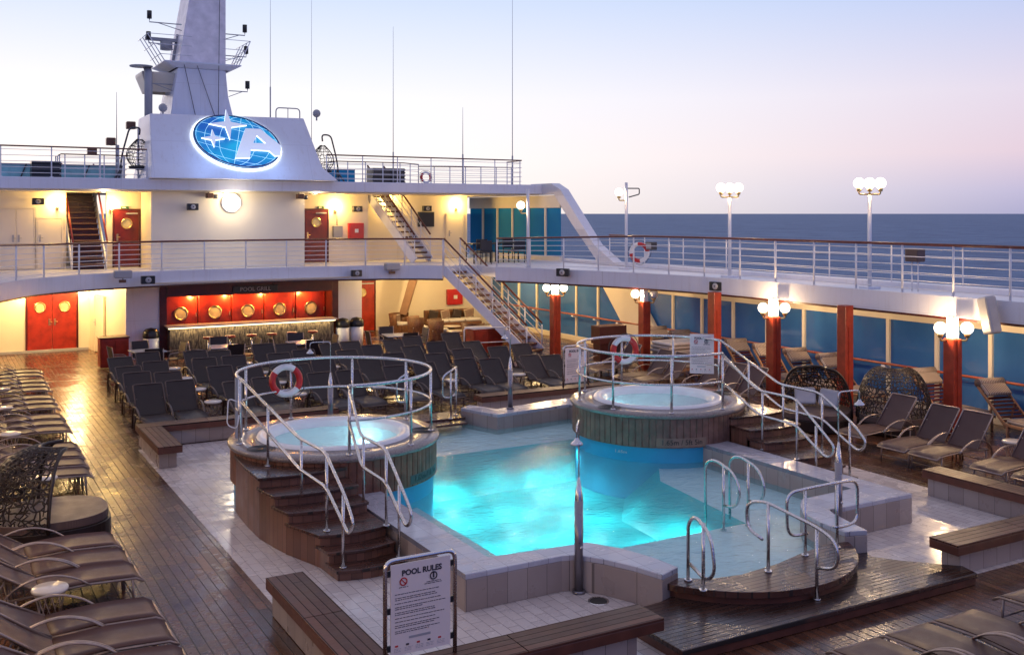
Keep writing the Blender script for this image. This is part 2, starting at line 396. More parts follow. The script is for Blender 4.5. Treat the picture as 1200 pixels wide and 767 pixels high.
    def build(s, name, mat, parent=None, off=None, bevel=0, kind=None, seg=2, weld=False, **props):
        if off is None:
            off = Vector((0, 0, 0)); q = parent
            while q: off = off + q.location; q = q.parent
        me = bpy.data.meshes.new(name)
        me.from_pydata([(v[0] - off[0], v[1] - off[1], v[2] - off[2]) for v in s.v], [], s.f)
        me.polygons.foreach_set('use_smooth', s.sm); me.materials.append(M[mat] if isinstance(mat, str) else mat); me.update()
        o = bpy.data.objects.new(name, me); COL.objects.link(o); o.parent = parent
        if bevel:
            b = o.modifiers.new('edge', 'BEVEL'); b.width = bevel; b.segments = seg; b.limit_method = 'ANGLE'; b.angle_limit = R(50)
        if kind: o['kind'] = kind
        for k, v in props.items(): o[k] = v
        return o

def thing(name, label, cat, loc=(0, 0, 0), group=None, rz=0):
    o = bpy.data.objects.new(name, None); COL.objects.link(o); o.location = loc; o.rotation_euler = (0, 0, rz)
    o.empty_display_size = .1; o['label'] = label; o['category'] = cat
    if group: o['group'] = group
    return o
def copy_tree(o, parent=None, loc=None, rz=None, label=None, group=None):
    c = o.copy(); COL.objects.link(c); c.parent = parent
    if loc is not None: c.location = loc
    if rz is not None: c.rotation_euler = (0, 0, rz)
    if label: c['label'] = label
    if group: c['group'] = group
    for ch in list(o.children): copy_tree(ch, c)
    return c
class Proto:
    """first placement uses the built thing itself, later ones its copies"""
    def __init__(s, root): s.root = root; s.used = False
    def put(s, loc, rz=0, label=None, group=None):
        if not s.used:
            s.used = True; o = s.root; o.location = loc; o.rotation_euler = (0, 0, rz)
            if label: o['label'] = label
            if group: o['group'] = group
            return o
        return copy_tree(s.root, None, loc, rz, label, group)

def text_mb(txt, size, depth=.004, align='CENTER', tall=1.0, bold=0):
    cu = bpy.data.curves.new('lettering', 'FONT'); cu.body = txt; cu.size = size; cu.extrude = depth / 2; cu.align_x = align; cu.align_y = 'CENTER'
    cu.resolution_u = 3; cu.offset = bold
    ob = bpy.data.objects.new('lettering', cu); COL.objects.link(ob)
    bpy.context.view_layer.update()
    me = bpy.data.meshes.new_from_object(ob)
    b = MB(); b.v = [(v.co.x, v.co.y * tall, v.co.z) for v in me.vertices]; b.f = [tuple(p.vertices) for p in me.polygons]; b.sm = [False] * len(b.f)
    bpy.data.objects.remove(ob); bpy.data.curves.remove(cu); bpy.data.meshes.remove(me)
    return b
FACE_CAM = Matrix(((1, 0, 0, 0), (0, 0, -1, 0), (0, 1, 0, 0), (0, 0, 0, 1)))   # text plane (x, y) -> faces -y

def lamp(name, loc, power, col=(1, .66, .32), r=.08, typ='POINT', rot=None, spot=None, blend=.6, size=None):
    d = bpy.data.lights.new(name, typ); d.energy = power; d.color = col
    if typ in ('POINT', 'SPOT'): d.shadow_soft_size = r
    if typ == 'SPOT': d.spot_size = spot or R(110); d.spot_blend = blend
    if typ == 'AREA':
        d.shape = 'RECTANGLE'; d.size, d.size_y = size
    o = bpy.data.objects.new(name, d); COL.objects.link(o); o.location = loc
    if rot: o.rotation_euler = rot
    return o
# ================================================================== camera, sky, sea
cam = bpy.data.cameras.new('camera'); co = bpy.data.objects.new('camera', cam); COL.objects.link(co)
co.location = (0, 0, 4.9); co.rotation_euler = (R(90), 0, -R(29.539)); cam.sensor_width = 36; cam.lens = 36; cam.shift_y = -.1113
cam.clip_start = .1; cam.clip_end = 90000; SC.camera = co
W = bpy.data.worlds.new('World'); SC.world = W; W.use_nodes = True
nt = W.node_tree; wn = nt.nodes; wl = nt.links; bg = wn['Background']
def wmath(op, a, b=None):
    nd = wn.new('ShaderNodeMath'); nd.operation = op
    for i, v in enumerate((a, b)):
        if v is None: continue
        if isinstance(v, (int, float)): nd.inputs[i].default_value = v
        else: wl.new(v, nd.inputs[i])
    return nd.outputs[0]
tcw = wn.new('ShaderNodeTexCoord'); sep = wn.new('ShaderNodeSeparateXYZ'); wl.new(tcw.outputs['Generated'], sep.inputs[0])
el = wn.new('ShaderNodeClamp'); wl.new(sep.outputs[2], el.inputs[0])
def wramp(stops):
    nd = wn.new('ShaderNodeValToRGB'); e = nd.color_ramp.elements
    while len(e) < len(stops): e.new(.5)
    for i, (p, c) in enumerate(stops): e[i].position = p; e[i].color = (*s2l(c), 1)
    wl.new(el.outputs[0], nd.inputs[0]); return nd.outputs[0]
# three dusk gradients by height: towards the glow, at right angles to it, and away from it
glow = wramp([(0, (255, 244, 234)), (.05, (255, 249, 246)), (.11, (246, 246, 252)), (.2, (210, 223, 248)), (.40, (184, 190, 222)), (1, (184, 176, 190))])
side = wramp([(0, (140, 142, 192)), (.02, (168, 163, 205)), (.055, (214, 188, 208)), (.11, (216, 202, 222)), (.2, (176, 192, 234)), (.40, (168, 178, 216)), (1, (184, 176, 190))])
away = wramp([(0, (70, 108, 210)), (.06, (92, 130, 226)), (.14, (115, 145, 232)), (.35, (146, 160, 218)), (1, (184, 176, 190))])
az = R(-2.0)                                       # compass direction of the afterglow (just off the bow, to port)
gd = (math.sin(az), math.cos(az))
hl = wmath('SQRT', wmath('MAXIMUM', wmath('ADD', wmath('MULTIPLY', sep.outputs[0], sep.outputs[0]), wmath('MULTIPLY', sep.outputs[1], sep.outputs[1])), 1e-4))
dt = wmath('DIVIDE', wmath('ADD', wmath('MULTIPLY', sep.outputs[0], gd[0]), wmath('MULTIPLY', sep.outputs[1], gd[1])), hl)
def wrange(v, a, b):
    nd = wn.new('ShaderNodeMapRange'); nd.interpolation_type = 'SMOOTHSTEP'; wl.new(v, nd.inputs[0]); nd.inputs[1].default_value = a; nd.inputs[2].default_value = b; return nd.outputs[0]
def wmix(f, a, b):
    nd = wn.new('ShaderNodeMix'); nd.data_type = 'RGBA'; wl.new(f, nd.inputs[0]); wl.new(a, nd.inputs[6]); wl.new(b, nd.inputs[7]); return nd.outputs[2]
c1 = wmix(wrange(dt, -.6, .45), away, side)
c2 = wmix(wrange(dt, .34, .99), c1, glow)
wl.new(c2, bg.inputs[0]); bg.inputs[1].default_value = 1.0
sky = wn.new('ShaderNodeTexSky'); sky.sky_type = 'NISHITA'; sky.sun_disc = False; sky.sun_elevation = R(1); sky.sun_rotation = az
b2 = wn.new('ShaderNodeBackground'); wl.new(sky.outputs[0], b2.inputs[0]); b2.inputs[1].default_value = .006
ad = wn.new('ShaderNodeAddShader'); wl.new(bg.outputs[0], ad.inputs[0]); wl.new(b2.outputs[0], ad.inputs[1]); wl.new(ad.outputs[0], wn['World Output'].inputs[0])
sl = bpy.data.lights.new('afterglow sun', 'SUN'); sl.energy = .35; sl.angle = R(18); sl.color = (1, .78, .66)
so = bpy.data.objects.new('afterglow_sun', sl); COL.objects.link(so)
sd = Vector((gd[0] * math.cos(R(6)), gd[1] * math.cos(R(6)), math.sin(R(6)))); so.rotation_euler = sd.to_track_quat('Z', 'Y').to_euler()
SC.view_settings.view_transform = 'Standard'; SC.view_settings.look = 'None'; SC.view_settings.exposure = .12; SC.view_settings.gamma = 1
SC.cycles.use_denoising = True; SC.cycles.max_bounces = 7; SC.cycles.transparent_max_bounces = 16; SC.cycles.sample_clamp_indirect = 4; SC.cycles.sample_clamp_direct = 0
SC.cycles.caustics_reflective = False; SC.cycles.caustics_refractive = False; SC.cycles.use_light_tree = True

b = MB(); n = 48; S = 60000
b.add([(S * math.cos(2 * PI * k / n), S * math.sin(2 * PI * k / n), -20) for k in range(n)], [tuple(range(n))]); b.build('sea', 'sea_mat', kind='structure')

# ================================================================== decks of the ship
PIT = [(7.0, 12.2), (11.15, 12.2), (11.55, 14.9), (12.5, 16.2), (12.6, 18.6), (7.0, 18.6)]
XP, XS = -2.4, 21.6                                     # the glazed sides
b = MB(); b.prism([(XP, -3), (XS + .2, -3), (XS + .2, 40.3), (XP, 40.3)], -.25, 0, hole=[PIT]); b.build('deck_floor', 'deck', kind='structure')
b = MB(); b.prism([(3.72, 9.0), (15.48, 9.0), (15.48, 22.3), (3.72, 22.3)], 0, .006, hole=[PIT], bottom=False); b.build('pool_surround_pavement', 'tile', kind='structure')
def mir(p): return [(2 * CX - x, y) for x, y in p][::-1]
half = [(21.9, -3.0), (21.9, 36.0)]
inner = [(20, 22), (19.75, 24.3), (19.2, 26.6), (18.55, 28.4), (17.75, 30.3), (17.2, 31.5)]
innerL = [(20, -3), (20, 22), (19.75, 24.3), (19.2, 26.6), (18.55, 28.4), (17.75, 30.3), (16.9, 32.0), (16.0, 33.1), (14.6, 34.1), (12.6, 34.7), (9.6, 34.9)]
def smooth(pts, seg=6):
    out = []
    for i in range(len(pts) - 1):
        p0 = pts[max(i - 1, 0)]; p1 = pts[i]; p2 = pts[i + 1]; p3 = pts[min(i + 2, len(pts) - 1)]
        for k in range(seg):
            u = k / seg
            out.append(tuple(.5 * ((2 * p1[j]) + (-p0[j] + p2[j]) * u + (2 * p0[j] - 5 * p1[j] + 4 * p2[j] - p3[j]) * u * u + (-p0[j] + 3 * p1[j] - 3 * p2[j] + p3[j]) * u ** 3) for j in (0, 1)))
    return out + [pts[-1]]
cs = innerL[:1] + smooth(innerL[1:]); cp = mir(cs)
# the stair well bites a notch out of the starboard curve
SA, SB = Vector((16.0, 33.2)), Vector((17.63, 30.09)); SDIR = (SB - SA).normalized(); SN = Vector((-SDIR.y, SDIR.x)); SWD = 1.0
cs2 = [p for p in cs if p[1] < 31.55 and p[0] > 17.0] + [tuple(SA + SN * (SWD + .08) + SDIR * .9), tuple(SA + SN * (SWD + .08)), tuple(SA - SN * .06), ] + [p for p in cs if p[0] < 15.9]
ring = [(21.9, -3)] + cs2 + cp[1:] + [(-2.7, -3), (-2.7, 42.2), (21.9, 42.2)]
b = MB(); b.prism(ring, 2.66, 3.0); b.build('upper_deck_slab', 'white', kind='structure')
inr = cs2 + cp[1:]
def offs(pts, d):
    out = []
    for i, p in enumerate(pts):
        a = Vector(pts[max(i - 1, 0)]); c = Vector(pts[min(i + 1, len(pts) - 1)]); t_ = (c - a).normalized(); out.append((p[0] + t_.y * d, p[1] - t_.x * d))
    return out
# fascia band hanging below the slab edge, a little proud of it
def ribbon(pts, d0, d1, z0, z1):
    o1 = offs(pts, d0); o2 = offs(pts, d1); return MB().prism(o1 + o2[::-1], z0, z1)
ia = [i for i, p in enumerate(inr) if tuple(SA - SN * .06) == p][0]
segA = cs2[:-len([p for p in cs if p[0] < 15.9])][:-3]; segB = [tuple(SA - SN * .1)] + [p for p in cs if p[0] < 15.9] + cp[1:]
for sgm in (segA, segB):
    ribbon(sgm, -.03, .16, 2.56, 3.03).build('deck_edge_fascia', 'white', kind='structure')
    ribbon(sgm, .02, .10, 2.50, 2.556).build('deck_edge_fascia_trim', 'dark_wood', kind='structure')
b = MB(); b.prism([(21.7, 34.6), (XP - .2, 34.6), (XP - .2, 42), (21.7, 42)], 2.61, 2.655); b.build('lower_deck_ceiling', 'ceiling', kind='structure')
for s_ in (0, 1):
    x0, x1 = (20.2, 21.7) if s_ == 0 else (-2.6, -1.0)
    MB().box(x0, x1, -3, 34.58, 2.61, 2.655).build('side_deck_ceiling', 'ceiling', kind='structure')

# roof above the upper level
b = MB()
b.prism([(-2.7, 35.5), (21.6, 35.5), (21.9, 36.2), (21.9, 44), (-2.7, 44)], 5.68, 6.05); b.build('roof_deck', 'white', bevel=.02, kind='structure')
MB().prism([(-2.5, 35.7), (21.5, 35.7), (21.5, 43.8), (-2.5, 43.8)], 5.63, 5.676).build('upper_level_ceiling', 'ceiling', kind='structure')

# walls
def wallbox(name, x0, x1, y0, y1, z0, z1, mat, bev=.008, **k): return MB().box(x0, x1, y0, y1, z0, z1).build(name, mat, bevel=bev, kind='structure', **k)
wallbox('upper_block_wall', 6.43, 11.76, 36.0, 37.9, 3.0, 5.63, 'cream')
wallbox('upper_forward_wall', -2.6, 4.0, 38.0, 38.2, 3.0, 5.63, 'cream')
wallbox('upper_forward_wall', 5.3, 15.0, 38.0, 38.2, 3.0, 5.63, 'cream')
wallbox('upper_forward_wall', 15.0, 19.85, 38.9, 39.1, 3.0, 5.63, 'cream')
wallbox('upper_return_wall', 14.95, 15.05, 38.2, 38.9, 3.0, 5.63, 'cream')
wallbox('upper_stairwell_wall', 3.95, 5.35, 40.8, 41.0, 3.0, 5.63, 'cream')
wallbox('upper_return_wall', 19.75, 19.85, 39.1, 42.0, 3.0, 5.63, 'cream')
wallbox('lower_forward_wall', -2.6, 5.0, 39.6, 39.8, 0, 2.61, 'cream')
wallbox('lower_forward_wall', 14.9, 21.6, 40.0, 40.2, 0, 2.61, 'cream')
MB().prism([(4.95, 39.6), (5.66, 36.2), (5.76, 36.25), (5.05, 39.7)], 0, 2.61).build('passage_side_wall', 'cream', kind='structure')
wallbox('bar_side_pillar', 5.64, 6.72, 36.1, 37.6, 0, 2.6, 'white')
wallbox('bar_side_pillar', 13.06, 14.0, 36.1, 37.6, 0, 2.6, 'white')
wallbox('passage_side_wall', 13.85, 14.0, 37.6, 40.0, 0, 2.61, 'cream')
# skirting kerb at the foot of the forward walls
wallbox('wall_base_trim', -2.6, 4.9, 39.5, 39.6, 0, .1, 'grey')

# glazed screens along both sides: sill, header, posts and panes
def screen(y0, y1, x, z0, z1, step, matg, label, first):
    r = thing('glass_windscreen', label, 'windscreen', (x, y0, 0))
    MB().box(x - .06, x + .08, y0, y1, z0 - .02, z0 + .17).build('sill', 'cream', r, bevel=.006)
    MB().box(x - .06, x + .08, y0, y1, z1, z1 + .42 if z1 < 2.5 else z1 + .5).build('header', 'cream', r, bevel=.006)
    y = first
    ys = [y0]
    while y < y1 - .3:
        MB().box(x - .07, x + .06, y - .05, y + .05, z0 + .17, z1).build('mullion', 'cream', r, bevel=.004); ys.append(y); y += step
    ys.append(y1)
    for a, c in zip(ys[:-1], ys[1:]):
        MB().box(x - .006, x + .006, a + (.05 if a != y0 else 0), c - (.05 if c != y1 else 0), z0 + .17, z1).build('pane', matg, r)
    return r
screen(-2.5, 39.9, XS, .02, 2.17, 1.475, 'tint', 'long blue glazed screen with cream posts along the starboard side of the pool deck', -2.5 + (16.8 + 2.5) % 1.475)
screen(-2.5, 39.5, XP, .02, 2.17, 1.475, 'tint', 'blue glazed screen with cream posts behind the port loungers, out of the light', -1.5)
screen(34.2, 42.0, XS, 3.02, 5.12, 1.35, 'teal', 'tall teal glazed screen on the upper level beside the dark tables', 35.3)

# sloping wing struts at the forward end of the side screens
def wing(label, poly, x0, x1, holes=None, mat='white', name='wing_strut'):
    r = thing(name, label, 'strut', (x0, poly[0][0], 3))
    b = MB(); b2 = MB().prism(poly, x0, x1, hole=holes); m = Matrix(((0, 0, 1, 0), (1, 0, 0, 0), (0, 1, 0, 0), (0, 0, 0, 1))); b.merge(b2, m)
    b.build('strut_plate', mat, r, bevel=.03); return r
wing('white sloping wing plate with a slot, running from the roof down to the starboard rail',
     [(36.4, 6.1), (34.75, 6.1), (34.1, 5.85), (31.75, 3.75), (30.4, 3.1), (28.6, 3.0), (31.4, 3.0), (33.3, 4.5), (34.6, 5.65), (36.4, 5.65)][::-1], 21.5, 21.9,
     holes=None)
wing('cream diagonal brace across the starboard windows of the pool deck',
     [(31.3, 2.56), (29.3, 2.56), (27.0, .1), (28.9, .1)], 21.35, 21.52, mat='cream', name='diagonal_brace')
r = thing('slanted_strut', 'brown slanted strut in the lounge corner behind the armchairs', 'strut', (17.0, 38.6, 0))
MB().beam((17.35, 38.6, 2.6), (16.9, 38.9, .75), .4, .3).build('strut_beam', plain('brown strut paint', (.26, .15, .09), .5), r, bevel=.02)

# ------------------------------------------------------------------ rails
def path_len(p):
    L = [0]
    for a, c in zip(p[:-1], p[1:]): L.append(L[-1] + (Vector(c) - Vector(a)).length)
    return L
def at_len(p, L, d):
    for i in range(len(L) - 1):
        if d <= L[i + 1] + 1e-9:
            u = (d - L[i]) / max(1e-9, L[i + 1] - L[i]); return Vector(p[i]).lerp(Vector(p[i + 1]), u)
    return Vector(p[-1])
def deck_rail(pts, z, hgt, label, spacing=1.4, bars=6, topmat='handrail', postr=.026, lean=0, coaming=None, barr=.011, topr=(.045, .032), name='deck_railing', foot=True):
    """pts: (x, y) path; hgt: number or function of y"""
    H = hgt if callable(hgt) else (lambda y: hgt)
    p3 = [Vector((x, y, 0)) for x, y in pts]; L = path_len(p3)
    r = thing(name, label, 'railing', (pts[0][0], pts[0][1], z))
    top = [Vector((p.x, p.y, z + H(p.y))) for p in p3]
    MB().tube(top, topr[0], 8, sy=topr[1] / topr[0]).build('handrail', topmat, r)
    for k in range(bars):
        f = (k + .75) / (bars + .35)
        MB().tube([Vector((p.x, p.y, z + H(p.y) * f)) for p in p3], barr, 5).build('rail_bar', 'white_rail', r)
    n = max(1, round(L[-1] / spacing))
    for k in range(n + 1):
        p = at_len(p3, L, L[-1] * k / n); b = MB()
        b.tube([(p.x, p.y, z), (p.x, p.y, z + H(p.y) - .02)], postr, 8)
        if foot: b.cyl(p.x, p.y, z, z + .02, .055, 10)
        b.build('post', 'white_rail', r)
    return r
ins = offs(inr, .09)
railA = [p for p in offs(segA, .07)]
hf = lambda y: 1.18 if y < 26 else (1.18 - (y - 26) / 7 * .2 if y < 33 else .98)
deck_rail(railA, 3.0, hf, 'long white inner railing with varnished handrail along the starboard upper walkway')
railB = offs(segB, .07)
cut = [i for i, p in enumerate(railB) if p[0] < 3.0][0]
deck_rail(railB, 3.0, hf, 'white balcony railing with dark handrail curving in front of the upper doors')
deck_rail([(21.7, -2.9), (21.7, 31.0)], 3.0, 1.11, 'outer white railing at the ship side beyond the lamp posts, against the sea', spacing=2.1, postr=.02, bars=2)
MB().box(21.55, 21.9, -2.9, 34.0, 3.002, 3.14).build('ship_side_kerb', 'white', kind='structure', bevel=.02)
deck_rail([(-2.5, 35.75), (6.25, 35.75)], 6.05, .98, 'roof railing with dark handrail to the port side of the emblem block', bars=5, postr=.02, barr=.009, topr=(.03, .025))
deck_rail([(12.5, 35.75), (20.7, 35.75), (20.9, 37.3)], 6.05, .98, 'roof railing with dark handrail to the starboard side of the emblem block', bars=5, postr=.02, barr=.009, topr=(.03, .025))
deck_rail([(3.7, 38.3), (3.7, 36.6), (5.75, 36.6), (5.75, 38.3)], 6.05, .80, 'small railing around the port roof stairhead', spacing=.6, bars=4, postr=.02, barr=.009, topr=(.025, .02), name='stairhead_railing')
deck_rail([(13.2, 38.3), (13.2, 36.6), (15.9, 36.6), (16.9, 37.4)], 6.05, .80, 'small railing around the starboard roof stairhead', spacing=.7, bars=4, postr=.02, barr=.009, topr=(.025, .02), name='stairhead_railing')
deck_rail([(16.9, 37.4), (20.6, 36.4)], 6.05, .72, 'sloping low railing inside the starboard roof railing', spacing=.6, bars=4, postr=.02, barr=.009, topr=(.025, .02), name='stairhead_railing')
# wooden handrail on white brackets in front of the starboard screen
r = thing('screen_handrail', 'varnished handrail on white brackets in front of the starboard glass screen', 'handrail', (21.4, -2, 1))
MB().tube([(21.36, -2.4, 1.04), (21.36, 39.5, 1.04)], .04, 8, sy=.8).build('handrail', plain('orange varnished rail', (.40, .09, .04), .35), r)
for k in range(28):
    y = 16.8 - 1.475 * 13 + 1.475 * k
    if -2 < y < 39: MB().beam((21.36, y, .98), (21.55, y, .92), .12, .06).build('bracket', 'white', r)

# ------------------------------------------------------------------ emblem block and mast
r = thing('emblem_block', 'violet white sloping housing on the roof that carries the lit globe emblem', 'deckhouse', (9.1, 36.4, 6.05))
f0 = [(6.25, 35.15, 6.06), (12.75, 35.15, 6.06), (12.25, 35.45, 6.55), (11.86, 36.4, 8.38), (6.46, 36.4, 8.30), (6.35, 35.45, 6.55)]
f1 = [(6.25, 38.6, 6.06), (12.75, 38.6, 6.06), (12.25, 38.6, 6.55), (11.86, 38.6, 8.38), (6.46, 38.6, 8.30), (6.35, 38.6, 6.55)]
b = MB(); b.add(f0 + f1, [(0, 1, 2, 5), (5, 2, 3, 4), (4, 3, 9, 10), (3, 2, 8, 9), (2, 1, 7, 8), (0, 5, 11, 6), (5, 4, 10, 11), (6, 11, 8, 7), (11, 10, 9, 8), (0, 6, 7, 1)])
b.build('housing', 'white', r, bevel=.04)
# emblem frame: local plane of the sloping face
NY = Vector((0, -(8.34 - 6.55), (36.4 - 35.45))).normalized(); U = Vector((1, 0, 0)); V = NY.cross(U); V = V if V.z > 0 else -V
EC = Vector((9.27, 35.9, 7.32)); EC = Vector((9.27, 35.45 + (7.34 - 6.55) / (8.34 - 6.55) * .95, 7.34))
EM = Matrix(((U.x, V.x, NY.x, EC.x), (U.y, V.y, NY.y, EC.y), (U.z, V.z, NY.z, EC.z), (0, 0, 0, 1)))
r = thing('globe_emblem', 'glowing blue oval globe emblem with two white stars and a big white letter A', 'emblem', tuple(EC))
RX, RY = 1.52, 1.02
tilt = R(-14)
def ell(rx, ry, n=64): return [(rx * math.cos(2 * PI * k / n), ry * math.sin(2 * PI * k / n)) for k in range(n)]
def place(b, z=0): return MB().merge(b, EM @ Matrix.Translation((0, 0, z)) @ Matrix.Rotation(tilt, 4, 'Z'))
place(MB().prism(ell(RX + .05, RY + .07), .02, .06), 0).build('halo_backing', 'backlight', r)
place(MB().prism(ell(RX, RY), .08, .16), 0).build('blue_panel', 'emblem_blue', r)
g = MB()
for k in range(-3, 4):
    pts = []
    for i in range(21):
        a = -PI / 2 + PI * i / 20; pts.append((RX * .98 * math.sin(k * .25 * PI / 2 * 1.1) * math.cos(a), RY * .98 * math.sin(a), .166))
    g.tube(pts, .006, 4)
for k in range(-3, 4):
    yy = RY * .95 * math.sin(k * .25 * PI / 2 * 1.1); ww = RX * math.sqrt(max(0, 1 - (yy / RY) ** 2)) * .97
    g.tube([(-ww + 2 * ww * i / 12, yy - .10 * (1 - ((i - 6) / 6) ** 2) * (1 if k < 0 else -1) * abs(k) / 3, .166) for i in range(13)], .006, 4)
place(g).build('grid_lines', 'grid', r)
place(MB().prism(ell(RX, RY), .07, .175, hole=[ell(RX - .05, RY - .05)])).build('panel_rim', plain('emblem navy rim', (.01, .04, .16), .3), r)
def star(cx, cy, rx, ry, inn=.16):
    out = []
    for k in range(8):
        a = PI / 2 + k * PI / 4
        out.append((cx + (rx if k % 2 == 0 else rx * inn * 1.2) * math.cos(a), cy + (ry if k % 2 == 0 else rx * inn * 1.2) * math.sin(a)))
    return out[::-1]
def emb(poly, nm, hole=None, z0=.2, z1=.27):
    b = MB().prism(poly, z1, z1 + .012, hole=hole); MB().merge(b, EM).build(nm, 'letter_face', r)
    b = MB().prism(poly, z0, z1, hole=hole); o = MB().merge(b, EM).build(nm + '_edge', 'letter_glow', r)
emb(star(-.29, .60, .66, .62, .19), 'large_star'); emb(star(-.86, .02, .40, .36, .21), 'small_star')
emb([(-.20, -.76), (.30, .46), (.82, .46), (1.46, -.19), (1.40, -.60), (1.20, -.62), (1.02, -.42), (.38, -.40), (.31, -.73)][::-1], 'letter_a', hole=[[(.50, -.13), (.67, .19), (.95, -.13)]])
for (x, y) in ((-1.2, -.9), (0, -1.25), (1.2, -1.1)):
    p = EM @ Vector((x, y, .75)); lamp('emblem_blue_fill', p, 13, (.30, .50, 1), .25)  # fill lamps added in front of the face to tint the housing blue

r = thing('radar_mast', 'tall tapering white radar mast standing on the emblem block', 'mast', (8.5, 38.3, 8.3))
b = MB()
def loft(b, secs):
    vs = [v for s_ in secs for v in s_]; n = len(secs[0]); fs = []
    for i in range(len(secs) - 1):
        for k in range(n): fs.append((i * n + k, i * n + (k + 1) % n, (i + 1) * n + (k + 1) % n, (i + 1) * n + k))
    fs.append(tuple(range((len(secs) - 1) * n, len(secs) * n))); return b.add(vs, fs)
def sec(x0, x1, y0, y1, z): return [(x0, y0, z), (x1, y0, z), (x1, y1, z), (x0, y1, z)]
loft(b, [sec(7.42, 9.72, 37.9, 40.2, 8.25), sec(7.55, 9.5, 37.95, 40.1, 9.2), sec(7.72, 9.42, 38, 40, 10.15)]); b.build('lower_tower', 'white', r, bevel=.03)
b = MB(); loft(b, [sec(7.65, 9.55, 38, 40, 10.15), sec(7.2, 9.95, 37.8, 40.2, 10.32), sec(7.2, 9.95, 37.8, 40.2, 10.36)]); b.build('platform', 'white', r, bevel=.01)
b = MB(); loft(b, [sec(7.75, 9.42, 38, 40, 10.36), sec(8.18, 9.42, 38, 39.7, 13.1), sec(8.35, 9.42, 38, 39.5, 14.6)]); b.build('upper_tower', plain('pinkish mast paint', (.84, .78, .79), .45), r, bevel=.02)
b = MB(); loft(b, [sec(6.75, 7.7, 38.6, 39.6, 9.3), sec(6.55, 7.7, 38.4, 39.8, 9.9), sec(6.55, 7.7, 38.4, 39.8, 10.0)]); b.build('radar_bracket', 'cream', r, bevel=.02)
MB().box(6.75, 8.0, 38.9, 39.05, 11.2, 11.32).build('radar_scanner', 'grey', r, bevel=.01)
MB().cyl(7.5, 39, 10.9, 11.2, .22, 14).build('radar_motor', 'grey', r)
MB().tube(fillet([(7.7, 39, 10.3), (7.9, 39, 11.5)], .1), .05).build('radar_stem', 'grey', r)
for (x0, x1, z, up) in ((7.9, 6.78, 11.75, 1), (7.7, 6.75, 11.0, 0), (7.6, 6.72, 9.55, 0), (9.4, 10.2, 11.55, 1), (9.4, 10.25, 10.75, 1), (9.6, 10.3, 9.45, 1)):
    b = MB(); b.tube([(x0, 38.3, z), (x1, 38.3, z), (x1, 38.3, z + .12)], .02, 6); b.tube([(x0, 38.3, z - .22), (x0 + (x1 - x0) * .75, 38.3, z)], .015, 6)
    b.build('lamp_arm', 'grey', r)
    MB().cyl(x1, 38.3, z + .12, z + .40, .085, 12).build('navigation_lamp', 'black', r)
for sx in (0, 1):
    b = MB(); xo = 6.3 if sx == 0 else 10.6; xi = 7.25 if sx == 0 else 9.9
    for zz in (10.6, 10.95, 11.3):
        u = (zz - 10.36) / .94; b.tube([(xi + (xo - xi) * u * .6, 38.0, zz), (xi + (xo - xi) * u * .6, 40, zz)], .012, 5); b.tube([(xi + (xo - xi) * u * .6, 38.0, zz), (8.2 if sx == 0 else 9.3, 38.0, zz)], .012, 5)
    for yy in (38, 38.5, 39, 39.5): b.tube([(xi, yy, 10.36), (xi + (xo - xi) * .62, yy, 11.3)], .018, 5)
    b.build('platform_railing', 'white_rail', r)
b = MB(); b.tube([(6.73, 38.2, 8.3), (6.73, 38.2, 9.9), (6.73, 38.4, 10.1)], .14, 12); b.cyl(6.5, 38.3, 10.12, 10.16, .4, 14); b.build('exhaust_pipe', 'grey', r)
b = MB()
for pts in ([(8.35, 37.9, 10.3), (9.0, 37.85, 8.4)], [(9.2, 37.95, 14.4), (9.1, 37.8, 8.4)], [(7.9, 37.9, 10.3), (8.3, 37.85, 8.4)]): b.tube(pts, .012, 5)
b.build('cable', 'darkgrey', r)
for (x, y, z0, z1, rr, lb) in ((5.57, 37.6, 6.05, 9.1, .018, 'short whip aerial behind the port roof railing'), (10.85, 37.2, 8.35, 13.4, .012, 'whip aerial standing on the emblem block beside the mast'),
        (12.42, 37.2, 6.1, 12.9, .012, 'thin whip aerial just starboard of the emblem block'), (15.73, 37.2, 6.1, 12.2, .014, 'whip aerial behind the starboard roof railing, above the louvred box'),
        (18.78, 37.2, 6.1, 9.2, .016, 'shortest whip aerial on the starboard roof'), (21.1, 37.2, 6.1, 13.9, .017, 'tallest whip aerial at the starboard end of the roof railing')):
    r = thing('whip_aerial', lb, 'antenna', (x, y, z0), group='whip aerials on the roof')
    MB().tube([(x, y, z0), (x, y, z0 + 1.2)], rr * 2.1, 8).build('base_tube', 'grey', r); MB().tube([(x, y, z0 + 1.2), (x, y, z1)], rr, 6, r2=rr * .4).build('whip', 'grey', r)
r = thing('hoop_rail', 'grey hoop handrail on top of the emblem block', 'railing', (11.3, 37, 8.35))
MB().tube(fillet([(11.0, 37, 8.35), (11.0, 37, 8.78), (11.9, 37, 8.78), (11.9, 37, 8.38)], .15), .022).build('hoop', 'grey', r); MB().tube([(11.45, 37, 8.36), (11.45, 37, 8.78)], .015).build('upright', 'grey', r)
for (x, y, z, lb) in ((7.0, 37, 8.35, 'grey floodlight on the port corner of the emblem block'), (12.55, 37, 8.42, 'small grey horn lamp on the starboard corner of the emblem block')):
    r = thing('floodlight', lb, 'floodlight', (x, y, z)); MB().tube([(x, y, z - .05), (x, y, z + .1)], .03).build('bracket', 'grey', r); MB().ball(x, y, z + .22, .15, 12).build('lamp_head', 'grey', r)
